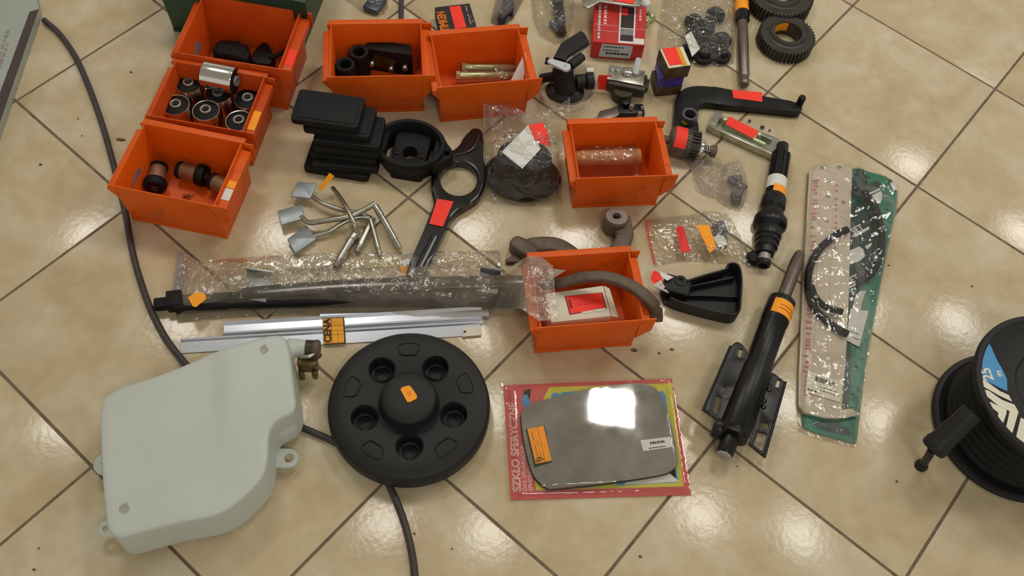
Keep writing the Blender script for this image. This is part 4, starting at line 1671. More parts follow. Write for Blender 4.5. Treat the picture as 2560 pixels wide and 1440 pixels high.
pl = pedal('zinc pedal lever with the upper, bluish plate and an orange tag', [(744, 454), (792, 458), (776, 496), (727, 490)],
           [(776, 488, .016), (806, 508, .02), (850, 524, .018), (892, 532, .014), (930, 546, .012)], [(932, 546, .014), (892, 630, .010)], M_ZINCB, .0072, .022)
bm = nb()
patch(bm, [at(796, 472, .022), at(803, 478, .022), at(836, 440, .05), at(824, 432, .05)], .0006)
obj('price_tag', bm, M_SIGNAL, pl, smooth=False)
pedal('zinc pedal lever with the middle plate and long bright pin', [(693, 527), (755, 510), (763, 545), (702, 563)],
      [(752, 542, .020), (772, 556, .022), (800, 554, .026), (870, 542, .032), (905, 528, .034), (938, 509, .034)], [(938, 514, .033), (1000, 622, .009)], M_ZINCB, .0072, .024, .0055)
pedal('zinc pedal lever with the lowest pale grey plate', [(717, 598), (765, 562), (791, 596), (738, 634)],
      [(782, 592, .010), (820, 580, .014), (860, 556, .022), (895, 543, .024), (924, 545, .022)], [(926, 548, .020), (950, 640, .008)], M_ZINCB, .0055, .014)
pedal('zinc pedal lever lying on edge across the other levers', None,
      [(832, 470, .014), (846, 488, .026), (866, 518, .040), (884, 556, .038), (891, 580, .024)], [(893, 576, .018), (838, 668, .010)], M_ZINC, .0085)

# ------------------------------------------------------------------ printed boxes near the top
def carton(name, label, q, z0, z1, m, cat='box', group=None):
    c = sum(q, Vector()) / 4
    t = thing(name, label, cat, T(c.x, c.y, z0), group)
    bm = nb()
    prism(bm, round_poly(q, .001, 2), z0, z1, bev=.0007)
    obj('box_body', bm, m, t)
    return t


zt = .036
q = [at(1087, 18, zt), at(1174, 8, zt), at(1193, 72, zt), at(1104, 84, zt)]
t = carton('bearing_box', 'flat black box with orange lettering and a red price label', q, .001, zt, M_INK)
sticker('price_sticker', sub(q, .40, .06, .72, .90, .0005), M_RED, t)
a, b = bil(q, .225, .99), bil(q, .225, .0)
x = (b - a).normalized(); z = Vector((0, 0, 1)); y = z.cross(x)
Mt = Matrix((x, y, z)).transposed().to_4x4(); Mt.translation = a + Vector((0, 0, .0009)) + x * .004
text('TIMKEN', Mt, .0275, mat('orange_print', (222, 116, 20), .5), t, bold=.0012, sx=.66)
obj('small_print', marks([q[3], q[0], q[1], q[2]], [(.84, .89, .1, .9), (.92, .95, .2, .7)], .0006, seed=17), M_GREYPR, t, smooth=False)

zt = .052
q = [at(1487, 4, zt), at(1616, 18, zt), at(1612, 114, zt), at(1482, 104, zt)]
t = carton('filter_box', 'red box with a white framed picture and grey front label', q, .001, zt, M_CARTRED)
sticker('picture_frame', sub(q, .49, .02, .80, .98, .0002), M_WHITE, t, .0003)
sticker('picture', sub(q, .52, .05, .77, .60, .0006), M_DKPRINT, t, .0003)
sticker('picture', sub(q, .52, .62, .77, .76, .0006), M_GREYPR, t, .0003)
sticker('picture', sub(q, .52, .77, .77, .93, .0006), M_DKPRINT, t, .0003)
sticker('red_print', sub(q, .525, .10, .65, .28, .001), M_REDDK, t, .0002)
sticker('white_corner', sub(q, .80, .84, .985, .98, .0002), M_WHITE, t, .0003)
sticker('pale_line', sub(q, .01, .565, .48, .572, .0002), M_PINK, t, .0003)
sticker('pale_line', sub(q, .01, .71, .48, .717, .0002), M_PINK, t, .0003)
sticker('pale_line', sub(q, .81, .60, .99, .607, .0002), M_PINK, t, .0003)
obj('small_print', marks([q[3], q[0], q[1], q[2]], [(.085, .13, .08, .95)], .0006, seed=19, fill=1), M_GREYP, t, smooth=False)
obj('small_print', marks([q[3], q[0], q[1], q[2]], [(.19, .245, .45, .92), (.87, .91, .62, .92)], .0006, seed=21, fill=1), M_PINK, t, smooth=False)
dn = Vector((0, 0, -1))
f0, f1 = bil(q, .0, 1.0), bil(q, 1.0, 1.0)
fn = Vector(((f1 - f0).y, -(f1 - f0).x, 0)).normalized() * .0006
fq = [f0.lerp(f1, .18) + fn + dn * .004, f0.lerp(f1, .78) + fn + dn * .004, f0.lerp(f1, .78) + fn + dn * .045, f0.lerp(f1, .16) + fn + dn * .045]
bm = nb(); vs = [bm.verts.new(p) for p in fq]; vs2 = [bm.verts.new(p + fn * .6) for p in fq]; bm.faces.new(list(reversed(vs2))); bm.faces.new(vs)
for i in range(4):
    bm.faces.new((vs[i], vs2[i], vs2[(i + 1) % 4], vs[(i + 1) % 4]))
obj('front_label', bm, M_GREYP, t, smooth=False)
bm = nb()
rr = random.Random(5)
for (v, h, u0, u1) in ((.15, .08, .08, .7), (.42, .07, .08, .6), (.60, .16, .2, .85)):
    u = u0
    while u < u1:
        l = rr.uniform(.03, .08)
        s4 = [bil(fq, u, v) + fn, bil(fq, u + l, v) + fn, bil(fq, u + l, v + h) + fn, bil(fq, u, v + h) + fn]
        vs = [bm.verts.new(p) for p in s4]; bm.faces.new(vs)
        u += l + .02
obj('small_print', bm, M_INK, t, smooth=False)

# zinc bracket lying behind the red box
zt = .075
t = thing('zinc_bracket', 'zinc plate with a red label, behind and above the red box', 'bracket', T(*at(1530, -10, 0)))
bm = nb()
prism(bm, ats([(1456, 14), (1470, 20), (1500, 3), (1545, 10), (1600, 16), (1610, -20), (1590, -60), (1450, -60)], zt), zt - .004, zt, bev=.001)
obj('plate', bm, M_ZINC, t)
bm = nb()
cc = at(1530, -50, .0)
box(bm, T(cc.x, cc.y + .05, .001), .12, .04, zt - .006, .002)
obj('base_block', bm, M_CARB, t)
sticker('price_sticker', [at(1530, -8, zt + .001), at(1588, -4, zt + .001), at(1584, 10, zt + .001), at(1532, 1, zt + .001)], M_RED, t)
bm = nb()
cc = at(1612, 2, .05)
lathe(bm, T(cc.x, cc.y, .02), [(0, 0), (.014, 0), (.014, .028), (.008, .034), (0, .035)], 20)
obj('white_knob', bm, M_WHITE, t)
for (p, r) in (((1622, 22), .012), ((1630, 36), .010), ((1618, 48), .009)):
    bm = nb()
    cc = at(p[0], p[1], .02)
    lathe(bm, T(cc.x, cc.y, .002), [(0, 0), (r, 0), (r, .02), (r * .6, .024), (0, .024)], 14)
    obj('clamp_nut', bm, M_ZINCY, t)

# three small cartons piled up
zt1, zt2, zt3 = .030, .062, .098
q1 = [at(1630, 176, zt1), at(1700, 168, zt1), at(1706, 214, zt1), at(1642, 220, zt1)]
carton('small_carton', 'brown and black carton at the bottom of the small pile', q1, .001, zt1, M_BOXBRN, group='small cartons')
q2 = [at(1643, 146, zt2), at(1706, 142, zt2), at(1712, 190, zt2), at(1652, 196, zt2)]
carton('small_carton', 'purple carton in the middle of the small pile', q2, zt1 + .0005, zt2, M_PURPLE, group='small cartons')
q3 = [at(1648, 122, zt3), at(1708, 116, zt3), at(1728, 164, zt3), at(1671, 172, zt3)]
t = carton('small_carton', 'black carton with yellow stripe and red label on the pile top', q3, zt2 + .0005, zt3, M_BOXBRN, group='small cartons')
sticker('lid_print', sub(q3, .02, .02, .98, .98, .0003), M_CREAM, t, .0003)
sticker('yellow_stripe', sub(q3, .60, .02, .84, .97, .0007), M_AMBER, t, .0002)
sticker('price_sticker', sub(q3, .10, .02, .66, .88, .001), M_RED, t)

# ------------------------------------------------------------------ grommets in a bag
gp = [((1738, 46), .023), ((1792, 28), .026), ((1766, 62), .024), ((1808, 92), .021), ((1740, 84), .022), ((1762, 132), .024), ((1806, 130), .022), ((1728, 120), .020), ((1782, 100), .019)]
gl = ['farthest left', 'topmost', 'upper middle', 'right hand', 'left middle', 'lower middle', 'lower right', 'lower left', 'central']
first = None
for k, (p, r) in enumerate(gp):
    cc = at(p[0], p[1], .024)
    lb = 'black rubber grommet in the clear bag, the %s one of the cluster' % gl[k]
    M = T(cc.x, cc.y, .004) @ RZ(k)
    if first is None:
        t = thing('grommet', lb, 'grommet', M, 'black rubber grommets in the bag')
        bm = nb()
        lathe(bm, M, [(.007, 0), (.021, 0), (.0235, .004), (.0235, .012), (.016, .015), (.015, .022), (.012, .025), (.007, .025)], 28, close=True)
        obj('rubber', bm, M_BLACK, t)
        bm = nb()
        lathe(bm, M, [(.005, .002), (.0072, .002), (.0072, .0265), (.005, .0265)], 20, close=True)
        obj('sleeve', bm, M_DKSTEEL, t)
        first = t
    else:
        copy_tree(first, M, lb)
t = thing('grommet_bag', 'clear crumpled bag holding black rubber grommets', 'bag', T(*at(1750, 80, 0)))
out = ats([(1662, -30), (1760, -40), (1850, -20), (1845, 40), (1838, 110), (1836, 152), (1800, 160), (1740, 154), (1700, 140), (1650, 146), (1642, 110), (1648, 60)], .01)
hg = bumps([(at(p[0], p[1], .024), .022, .022, .031, 0) for p, r in gp], .006)
obj('film', film(nb(), out, hg, .006, .009, 45, .02, z0=.0015, seed=9.1), M_FILM, t, ang=60)
sticker('white_slip', [at(1712, 90, .034), at(1728, 78, .034), at(1750, 122, .034), at(1730, 142, .030)], M_WHITE, t)

# ------------------------------------------------------------------ steel rod with collar, gears
A, B_ = at(1853, -40, .017), at(1861, 214, .014)
Mr = axis_frame(A, B_)
h = (B_ - A).length
t = thing('steel_rod', 'long steel rod with an orange band and dark collar', 'rod', T(A.x, A.y, 0))
ks = lambda y: (at(1855, y, .016) - A).length
bm = nb()
lathe(bm, Mr, [(0, 0), (.0125, 0), (.0125, ks(6)), (.0125, h - .03), (.0115, h - .028), (.0105, h - .022), (.012, h - .018), (.0115, h - .004), (.009, h), (0, h)], 28)
obj('shaft', bm, M_ROD, t)
bm = nb()
lathe(bm, Mr, [(.0125, ks(31)), (.0172, ks(32)), (.0180, ks(38)), (.0172, ks(44)), (.0172, ks(52)), (.0125, ks(56))], 28)
obj('collar', bm, M_BLKSAT, t)
bm = nb()
lathe(bm, Mr, [(.0125, ks(7)), (.0170, ks(7)), (.0170, ks(32)), (.0125, ks(32))], 28)
obj('price_band', bm, M_SIGNAL, t)


def gear(p, R, n, h, label, hubr, hole, rise=.008, stick=False):
    c = at(p[0], p[1], h)
    M = T(c.x, c.y, .0015)
    t = thing('gear', label, 'gear', M, 'oily steel gears')
    bm = nb()
    ol = []
    for k in range(n):
        a = 2 * PI * k / n
        d = 2 * PI / n
        for f, r in ((-.30, R * .93), (-.14, R), (.14, R), (.30, R * .93)):
            ol.append(Vector((r * math.cos(a + f * d), r * math.sin(a + f * d))))
    hl = [Vector((hole * 1.03 * math.cos(-k * PI / 20), hole * 1.03 * math.sin(-k * PI / 20))) for k in range(40)]
    prism(bm, ol, 0, h - rise, [hl], M=M)
    obj('toothed_ring', bm, M_GEAR, t, ang=25)
    bm = nb()
    lathe(bm, M, [(hole, 0), (hole, h - .001), (hole + .001, h), (hubr - .002, h), (hubr, h - .002), (hubr + .002, h - rise + .001), (hubr + .010, h - rise - .001), (hole + .002, h - rise - .001)], 48, close=True)
    obj('hub_collar', bm, M_GEAR, t)
    if stick:
        bm = nb()
        lathe(bm, M, [(hole - .0006, .012), (hole - .0004, .012), (hole - .0004, h - .004), (hole - .0006, h - .004)], 14, close=True, arc=(1.45, 2.75))
        obj('price_sticker', bm, M_SIGNAL, t)
    return t


gear((1971, 80), .0685, 44, .040, 'oily steel gear with an orange sticker inside its bore', .042, .033, stick=True)
gear((1955, -22), .082, 52, .044, 'larger oily steel gear half out of view behind the other', .050, .036)

# ------------------------------------------------------------------ curved black bar
zt = .022
t = thing('curved_bar', 'black bent flat bar with a bushing and red price label', 'bar', T(*at(1800, 250, 0)))
out = ats([(1690, 330), (1688, 268), (1692, 240), (1708, 222), (1735, 214), (1765, 214), (1800, 219), (1850, 229), (1900, 239), (1960, 249), (1996, 256), (2006, 264), (2004, 276), (1990, 279), (1940, 274), (1880, 268), (1820, 263), (1775, 257), (1755, 259), (1747, 272), (1744, 300), (1744, 334)], zt)
bm = nb()
prism(bm, smooth_loop(out, 3), .001, zt, bev=.003, seg=3)
obj('bar_body', bm, M_BLKSAT, t)
cc = at(1726, 284, .042)
bm = nb()
lathe(bm, T(cc.x, cc.y, .012), [(.0125, 0), (.0185, 0), (.0185, .029), (.0175, .030), (.0135, .030), (.0125, .029)], 36, close=True)
obj('bushing', bm, mat('dark_grey_bushing', (92, 92, 92), .4, .4), t)
bm = nb()
lathe(bm, T(cc.x, cc.y, .012), [(.0187, .004), (.0189, .004), (.0189, .018), (.0187, .018)], 8, arc=(3.7, 4.5), close=True)
obj('paint_mark', bm, M_YELMARK, t)
cc = at(2000, 257, .02)
bm = nb()
lathe(bm, T(cc.x, cc.y, .012), [(0, 0), (.0085, 0), (.0085, .024), (.007, .028), (0, .029)], 24)
obj('end_pin', bm, M_BLKSAT, t)
zq = zt + .0004
sticker('price_sticker', [at(1830, 225, zq), at(1905, 231, zq), at(1906, 255, zq), at(1833, 245, zq)], M_RED, t, .0006)

# ------------------------------------------------------------------ zinc channel bracket
t = thing('channel_bracket', 'zinc plated channel bracket with pins and a red price label', 'bracket', T(*at(1860, 335, 0)))
z1 = .016
fq = [at(1791, 273, z1), at(1956, 340, z1), at(1931, 391, z1), at(1768, 318, z1)]
bm = nb()
prism(bm, round_poly(fq, .006, 3), .001, .004)
obj('base_plate', bm, M_ZINC, t)
for (u0, v0, u1, v1, zz_, nm) in ((0.0, .86, 1.0, 1.0, .022, 'side_wall'), (.0, 0, .10, 1.0, .014, 'end_wall'), (.10, .30, .90, .36, .018, 'rail')):
    bm = nb()
    prism(bm, sub(fq, u0, v0, u1, v1), .003, zz_, bev=.001)
    obj(nm, bm, M_ZINC, t)
sqz = .021
bm = nb()
prism(bm, ats([(1824, 290), (1900, 328), (1884, 350), (1812, 312)], .019), .004, .019, bev=.001)
obj('latch_block', bm, M_ZINCY, t)
sticker('price_sticker', [at(1823, 291, sqz), at(1897, 328, sqz), at(1883, 347, sqz), at(1813, 310, sqz)], M_RED, t)
for p in ((1813, 297), (1899, 334)):
    cc = at(p[0], p[1], .02)
    bm = nb()
    lathe(bm, T(cc.x, cc.y, .003), [(0, 0), (.007, 0), (.007, .016), (.005, .019), (0, .020)], 18)
    obj('rivet', bm, M_ZINCY, t)
A, B_ = at(1884, 349, .018), at(1912, 362, .018)
bm = nb()
lathe(bm, axis_frame(A, B_), [(0, 0), (.0055, 0), (.0055, (B_ - A).length), (0, (B_ - A).length)], 16)
obj('short_pin', bm, M_ZINCY, t)
for (p, r) in (((1874, 302), .0035), ((1906, 318), .005), ((1924, 326), .003)):
    cc = at(p[0], p[1], .004)
    bm = nb()
    lathe(bm, T(cc.x, cc.y, .004), [(r, 0), (r, .0006), (0, .0007)], 14)
    obj('punched_hole', bm, M_INK, t)

# ------------------------------------------------------------------ starter pinion
za = .034
A, B_ = at(1652, 346, za), at(1790, 380, .024)
Mp = axis_frame(A, B_)
h = (B_ - A).length
t = thing('starter_pinion', 'dark ribbed pinion on a shaft wrapped with a red label', 'pinion', T(A.x, A.y, 0))
bm = nb()
lathe(bm, Mp, [(0, 0), (.008, 0), (.009, .004), (.009, .018), (.030, .02), (.0335, .024), (.0335, h * .50), (.028, h * .52), (.026, h * .56), (0, h * .57)], 36)
obj('housing', bm, M_DKSTEEL, t)
bm = nb()
ol = []
n = 26
for k in range(n):
    a = 2 * PI * k / n
    for f, r in ((-.3, .0300), (-.15, .0345), (.15, .0345), (.3, .0300)):
        ol.append(Vector((r * math.cos(a + f * 2 * PI / n), r * math.sin(a + f * 2 * PI / n))))
prism(bm, ol, h * .42, h * .66, M=Mp)
obj('ribbed_drum', bm, M_GEAR, t, ang=20)
bm = nb()
lathe(bm, Mp, [(.0342, .026), (.0350, .026), (.0350, h * .41), (.0342, h * .41)], 20, arc=(-.6, 2.6), close=True)
obj('price_wrap', bm, M_RED, t)
bm = nb()
lathe(bm, Mp, [(0, h * .66), (.017, h * .66), (.019, h * .69), (.019, h * .75), (.016, h * .77), (0, h * .77)], 28)
obj('bright_collar', bm, M_CHROME, t)
bm = nb()
hs = [Mp @ Vector((.0085 * math.cos(a), .0085 * math.sin(a), h * .77 + .0185 * a / (2 * PI) * .27)) for a in [k * PI / 6 for k in range(60)]]
tube(bm, hs, .0018, 6)
obj('spring', bm, M_STEEL, t)
bm = nb()
lathe(bm, Mp, [(0, h * .76), (.006, h * .76), (.006, h * .9), (.0125, h * .9), (.0135, h * .92), (.0135, h * .99), (.012, h), (0, h)], 24)
obj('end_cap', bm, M_DKSTEEL, t)

# ------------------------------------------------------------------ carburettor body
t = thing('pump_body', 'dark olive metal pump body with zinc lever and red label', 'pump', T(*at(1560, 215, 0)))
F = frame((1500, 226), (1608, 236), 0, mid=True)
bm = nb()
cc = at(1560, 212, .02)
Fm = T(cc.x, cc.y, .001) @ RZ(-.08)
box(bm, Fm @ T(.005, -.002, .014), .088, .05, .028, .004)
lathe(bm, Fm @ T(.0, -.024, 0), [(0, 0), (.020, 0), (.024, .005), (.024, .03), (0, .03)], 24)
box(bm, Fm @ T(.046, 0, .02), .018, .03, .018, .003)
obj('casting', bm, M_CARB, t)
bm = nb()
box(bm, Fm @ T(.0, .006, .043), .084, .046, .003, .001)
obj('top_plate', bm, M_ZINC, t)
bm = nb()
lathe(bm, Fm @ T(.003, .012, .045), [(.016, 0), (.014, .006), (.008, .010), (0, .011)], 24)
obj('dome', bm, M_ZINC, t)
bm = nb()
lp = round_poly([Vector(q) for q in ((-.0065, -.004), (.0065, -.004), (.0065, .034), (-.0065, .034))], .0062, 4)
prism(bm, lp, 0, .0025, bev=.0005, M=Fm @ T(.020, .012, .052) @ RX(.7))
obj('lever_tab', bm, M_GREYP, t)
for (x, y, hh, r) in ((.034, .012, .016, .0035), (-.034, .014, .006, .006), (-.022, .016, .006, .005)):
    bm = nb()
    lathe(bm, Fm @ T(x, y, .045), [(0, 0), (r, 0), (r, hh * .7), (r * .7, hh), (0, hh)], 14)
    obj('screw', bm, M_CHROME, t)
bm = nb()
patch(bm, [at(1497, 187, .050), at(1530, 188, .050), at(1517, 224, .008), at(1488, 222, .008)], .001)
obj('price_tag', bm, M_RED, t, smooth=False)

# lever behind the sixth bin
t = thing('clamp_lever', 'dark metal clamp with a flat blade, behind the paper roll bin', 'lever', T(*at(1550, 275, 0)))
bm = nb()
prism(bm, ats([(1492, 292), (1500, 276), (1522, 270), (1556, 258), (1566, 272), (1540, 290), (1505, 300)], .018), .010, .016, bev=.001)
obj('blade', bm, M_ROD, t)
bm = nb()
cc = at(1578, 275, .014)
box(bm, T(cc.x, cc.y, .001) @ RZ(.2), .060, .028, .018, .003)
box(bm, T(cc.x - .014, cc.y + .008, .018) @ RZ(.6), .018, .016, .014, .003)
obj('clamp_body', bm, M_BLKSAT, t)
for (p, z, r) in (((1580, 263), .030, .007), ((1600, 282), .022, .006), ((1606, 268), .024, .005)):
    cc = at(p[0], p[1], z)
    bm = nb()
    lathe(bm, T(cc.x, cc.y, .012), [(0, 0), (r, 0), (r, z - .014), (r * .7, z - .011), (0, z - .011)], 16)
    obj('bolt_head', bm, M_ZINC, t)

# ------------------------------------------------------------------ black plastic valve with clear cup
t = thing('plastic_valve', 'black plastic valve assembly with a white lever on a clear base', 'valve', T(*at(1415, 215, 0)))
z0 = .014
cc = at(1412, 232, z0)
Mv = T(cc.x, cc.y, .012)
bm = nb()
lathe(bm, T(cc.x, cc.y + .006, .006), [(0, 0), (.040, 0), (.044, .003), (.044, .010), (.036, .014), (.030, .018), (0, .018)], 36, sy=.75)
obj('base_flange', bm, M_BLKPL, t)
bm = nb()
cb2 = at(1408, 190, .05)
lathe(bm, axis_frame(Vector((cc.x, cc.y + .006, .02)), cb2 + Vector((-.004, .006, .02))), [(0, 0), (.027, 0), (.025, .02), (.022, .036), (.024, .040), (.024, .052), (.018, .058), (0, .058)], 28)
obj('valve_body', bm, M_BLKPL, t)
for A, B_, r, nm in ((at(1390, 190, .045), at(1354, 196, .022), .011, 'nozzle'), (at(1425, 165, .075), at(1455, 142, .075), .011, 'nozzle'), (at(1440, 205, .035), at(1482, 202, .035), .017, 'union')):
    hh = (B_ - A).length
    bm = nb()
    lathe(bm, axis_frame(A, B_), [(0, 0), (r, 0), (r, hh * .5), (r * (1.0 if nm == 'nozzle' else .75), hh * .52), (r * (1.0 if nm == 'nozzle' else 1.15), hh * .62), (r * (.95 if nm == 'nozzle' else 1.15), hh), (r * .6, hh), (r * .6, hh - .006), (0, hh - .006)], 20)
    obj(nm, bm, M_BLKPL, t)
bm = nb()
cm = at(1475, 178, .03)
box(bm, T(cm.x, cm.y, .024) @ RZ(.2), .018, .014, .012, .002)
obj('white_clip', bm, M_WHITE, t)
zp = .085
bm = nb()
prism(bm, ats([(1384, 142), (1402, 108), (1412, 100), (1452, 76), (1462, 82), (1474, 104), (1420, 138), (1414, 150)], zp), zp - .012, zp, bev=.002)
obj('arm_plate', bm, M_BLKPL, t)
bm = nb()
box(bm, frame((1436, 138), (1470, 112), zp - .02, mid=True), .055, .004, .008, .001)
obj('arm_rib', bm, M_CREAM, t, label='pale edge of the arm')
for (p) in ((1366, 146), (1362, 156)):
    bm = nb()
    tube(bm, [at(1390, 160, .06), at(p[0], p[1], .06)], .0042, 10)
    obj('hook', bm, M_BLKPL, t)
zl2 = .098
bm = nb()
a = at(1413, 165, zl2); b = at(1377, 152, zl2)
d = (b - a).normalized(); n = Vector((-d.y, d.x, 0))
lp = []
for k in range(13):
    an = -PI / 2 + PI * k / 12
    lp.append(b + d * (.007 * math.cos(an)) + n * (.007 * math.sin(an)))
for k in range(17):
    an = PI / 2 + .45 + (2 * PI - PI - .9) * k / 16
    lp.append(a + d * (.0125 * math.cos(an)) + n * (.0125 * math.sin(an)))
prism(bm, lp, zl2 - .006, zl2, bev=.0015)
lathe(bm, T(a.x, a.y, zl2), [(.0045, -.001), (.0045, .0014), (.003, .0014), (.003, -.001)], 16)
obj('white_lever', bm, M_GREYP, t)
bm = nb()
c2 = at(1415, 222, .02)
lathe(bm, T(c2.x, c2.y + .006, .0015), [(.058, 0), (.066, .002), (.070, .030), (.0735, .032), (.0735, .0335), (.0685, .0335), (.0645, .004), (.058, .0022)], 48, sx=.98, close=True)
obj('clear_cup', bm, M_CUP, t)

# ------------------------------------------------------------------ splined black shaft
A, B_ = at(1957, 362, .020), at(1908, 664, .020)
Ms = axis_frame(A, B_)
h = (B_ - A).length


def along(y):
    x = 1957 + (1908 - 1957) * (y - 362) / (664 - 362)
    return (at(x, y, .02) - A).length


t = thing('splined_shaft', 'stepped black steel shaft with white and orange label bands', 'shaft', T(A.x, A.y, 0))
bm = nb()
ol = []
n = 10
for k in range(n):
    a = 2 * PI * k / n
    for f, r in ((-.36, .0178), (-.3, .0208), (.3, .0208), (.36, .0178)):
        ol.append(Vector((r * math.cos(a + f * 2 * PI / n), r * math.sin(a + f * 2 * PI / n))))
prism(bm, ol, along(386), along(494), M=Ms)
obj('splined_section', bm, M_BLKSAT, t, ang=25)
bm = nb()
pr = [(0, 0), (.0125, 0), (.0135, .002), (.0135, along(388)), (.018, along(390)), (.0185, along(492)), (.0245, along(494)), (.0265, along(500)), (.0265, along(520)), (.0225, along(526)), (.0255, along(534)), (.0265, along(546)), (.0345, along(550)), (.0355, along(556)), (.0355, along(562)), (.0345, along(566)),
      (.0265, along(572)), (.0285, along(582)), (.0270, along(594)), (.0240, along(596)), (.0255, along(606)), (.0225, along(608)), (.0235, along(620)), (.0195, along(624)), (.0180, along(636)), (.0125, along(638)), (.0125, along(652)), (.0145, along(653)), (.0145, h - .001), (.013, h), (.009, h), (.009, h - .006), (0, h - .006)]
lathe(bm, Ms, pr, 36)
obj('stepped_section', bm, M_BLKSAT, t, ang=30)
bm = nb()
lathe(bm, Ms, [(.0122, along(637)), (.0128, along(637.5)), (.0128, along(652)), (.0122, along(652))], 28)
obj('ground_journal', bm, M_STEEL, t)
bm = nb()
lathe(bm, Ms, [(.0208, along(449)), (.0214, along(449)), (.0214, along(478)), (.0208, along(478))], 30, close=True)
obj('white_band', bm, M_WHITE, t)
bm = nb()
lathe(bm, Ms, [(.0216, along(474)), (.0219, along(474)), (.0219, along(491)), (.0216, along(491))], 24, close=True, arc=(-2.4, 2.0))
obj('price_band', bm, M_SIGNAL, t)

# ------------------------------------------------------------------ shock absorber
zs = .036
A, B_ = at(2001, 630, zs - .004), at(1809, 1140, zs)
Ms = axis_frame(A, B_)
h = (B_ - A).length
dxy = (B_ - A).normalized()
nrm = Vector((-dxy.y, dxy.x, 0)).normalized()


def al(y):
    x = 2001 + (1809 - 2001) * (y - 630) / 510
    return (at(x, y, zs) - A).length


t = thing('shock_absorber', 'black shock absorber with side brackets, bare rod and orange label', 'shock absorber', T(A.x, A.y, 0))
bm = nb()
lathe(bm, Ms, [(0, 0), (.007, .0), (.0105, .006), (.0125, .018), (.0138, .03), (.0138, al(752)), (0, al(752))], 28)
obj('piston_rod', bm, M_ROD, t)
bm = nb()
lathe(bm, Ms, [(.013, al(750)), (.024, al(748)), (.0268, al(750)), (.0275, al(756)), (.0275, al(806)), (.0262, al(808)), (.0265, al(900)), (.0310, al(930)), (.0318, al(1076)), (.0290, al(1082)), (.0300, al(1086)), (.0300, al(1092)), (.015, al(1096)), (0, al(1096))], 40)
obj('tube', bm, M_BLKSAT, t)
bm = nb()
lathe(bm, Ms, [(.0278, al(763)), (.0282, al(763)), (.0282, al(797)), (.0278, al(797))], 30, close=True, arc=(-2.0, 2.2))
obj('price_label', bm, M_SIGNAL, t)
bm = nb()
for yy in (776, 784):
    lathe(bm, Ms, [(.0282, al(yy)), (.0285, al(yy)), (.0285, al(yy + 1.6)), (.0282, al(yy + 1.6))], 24, close=True, arc=(-.8, 1.7))
obj('label_lines', bm, M_INKORG, t)
bm = nb()
lathe(bm, Ms, [(0, al(1090)), (.0165, al(1090)), (.0165, h - .006), (.0140, h - .002), (0, h)], 28)
obj('stud', bm, M_BLKSAT, t)
bm = nb()
lathe(bm, Ms, [(.0120, h - .004), (.0145, h - .0035), (.0138, h - .0005), (.0110, h + .0004), (0, h + .0004)], 24)
obj('stud_end', bm, M_STEEL, t)


def bracket(pts, slots, z, nm='side_bracket', tilt=0.0):
    bm = nb()
    hl = [round_poly(ats(s, z), .004, 3) for s in slots]
    hl = [l if sum((l[i - 1].x * l[i].y - l[i].x * l[i - 1].y) for i in range(len(l))) < 0 else l[::-1] for l in hl]
    prism(bm, round_poly(ats(pts, z), .006, 3), z - .003, z, hl, bev=.0006)
    return obj(nm, bm, M_BLKSAT, t)


bracket([(1826, 866), (1842, 853), (1856, 860), (1870, 882), (1872, 905), (1862, 960), (1846, 1010), (1816, 1066), (1757, 1026), (1786, 950), (1808, 900)],
        [[(1848, 872), (1858, 874), (1853, 894), (1844, 892)], [(1792, 990), (1806, 994), (1796, 1036), (1784, 1030)], [(1808, 965), (1816, 968), (1811, 984), (1804, 982)]], .050)
bracket([(1914, 930), (1934, 932), (1964, 955), (1952, 1000), (1936, 1060), (1911, 1144), (1871, 1110), (1890, 1060), (1896, 1000)],
        [[(1944, 948), (1952, 952), (1946, 970), (1938, 966)], [(1896, 1080), (1918, 1086), (1906, 1128), (1884, 1112)], [(1906, 1056), (1922, 1058), (1920, 1074), (1902, 1072)]], .030)
for a, b, z in (((1757, 1026), (1826, 866), .050), ((1911, 1144), (1964, 955), .030)):
    bm = nb()
    pa, pb = at(a[0], a[1], z), at(b[0], b[1], z)
    tube(bm, [pa, pb], .0026, 8)
    obj('bracket_flange', bm, M_BLKSAT, t)
for (p) in ((1926, 960), (1924, 970), (1912, 998), (1910, 1014)):
    cc = at(p[0], p[1], .034)
    bm = nb()
    lathe(bm, T(cc.x, cc.y, .029), [(.006, 0), (.005, .004), (.002, .006), (0, .006)], 12)
    obj('weld_bead', bm, M_BLKGL, t)
cc = at(1795, 1070, .035)
bm = nb()
lathe(bm, axis_frame(cc, cc + nrm)@ T(0, 0, -.008), [(.009, 0), (.019, 0), (.020, .002), (.020, .014), (.019, .016), (.009, .016)], 28, close=True)
obj('eye_lug', bm, M_BLKSAT, t)

# ------------------------------------------------------------------ black plastic duct
t = thing('plastic_duct', 'black flared plastic duct with a red and white tag', 'duct', T(*at(1760, 720, 0)))
zt = .040
ol = ats([(1672, 700), (1690, 690), (1708, 692), (1716, 700), (1815, 672), (1818, 660), (1836, 656), (1852, 668), (1856, 700), (1850, 776), (1842, 784), (1826, 785), (1740, 764), (1700, 752), (1668, 738), (1660, 716)], zt)
bm = nb()
zf_ = lambda x, y: 0
prism(bm, ol, .001, .010)
obj('duct_back', bm, M_BLKPL, t)


def wall(pts, z0, z1, th=.0035, nm='duct_wall'):
    P = spline(ats(pts, z1), 5)
    bm = nb()
    L, R = [], []
    for i, p in enumerate(P):
        d = (P[min(i + 1, len(P) - 1)] - P[max(0, i - 1)]).normalized()
        n = Vector((-d.y, d.x, 0)) * th / 2
        L.append(p + n); R.append(p - n)
    prism(bm, L + R[::-1], z0, z1, bev=.0008)
    return obj(nm, bm, M_BLKPL, t)


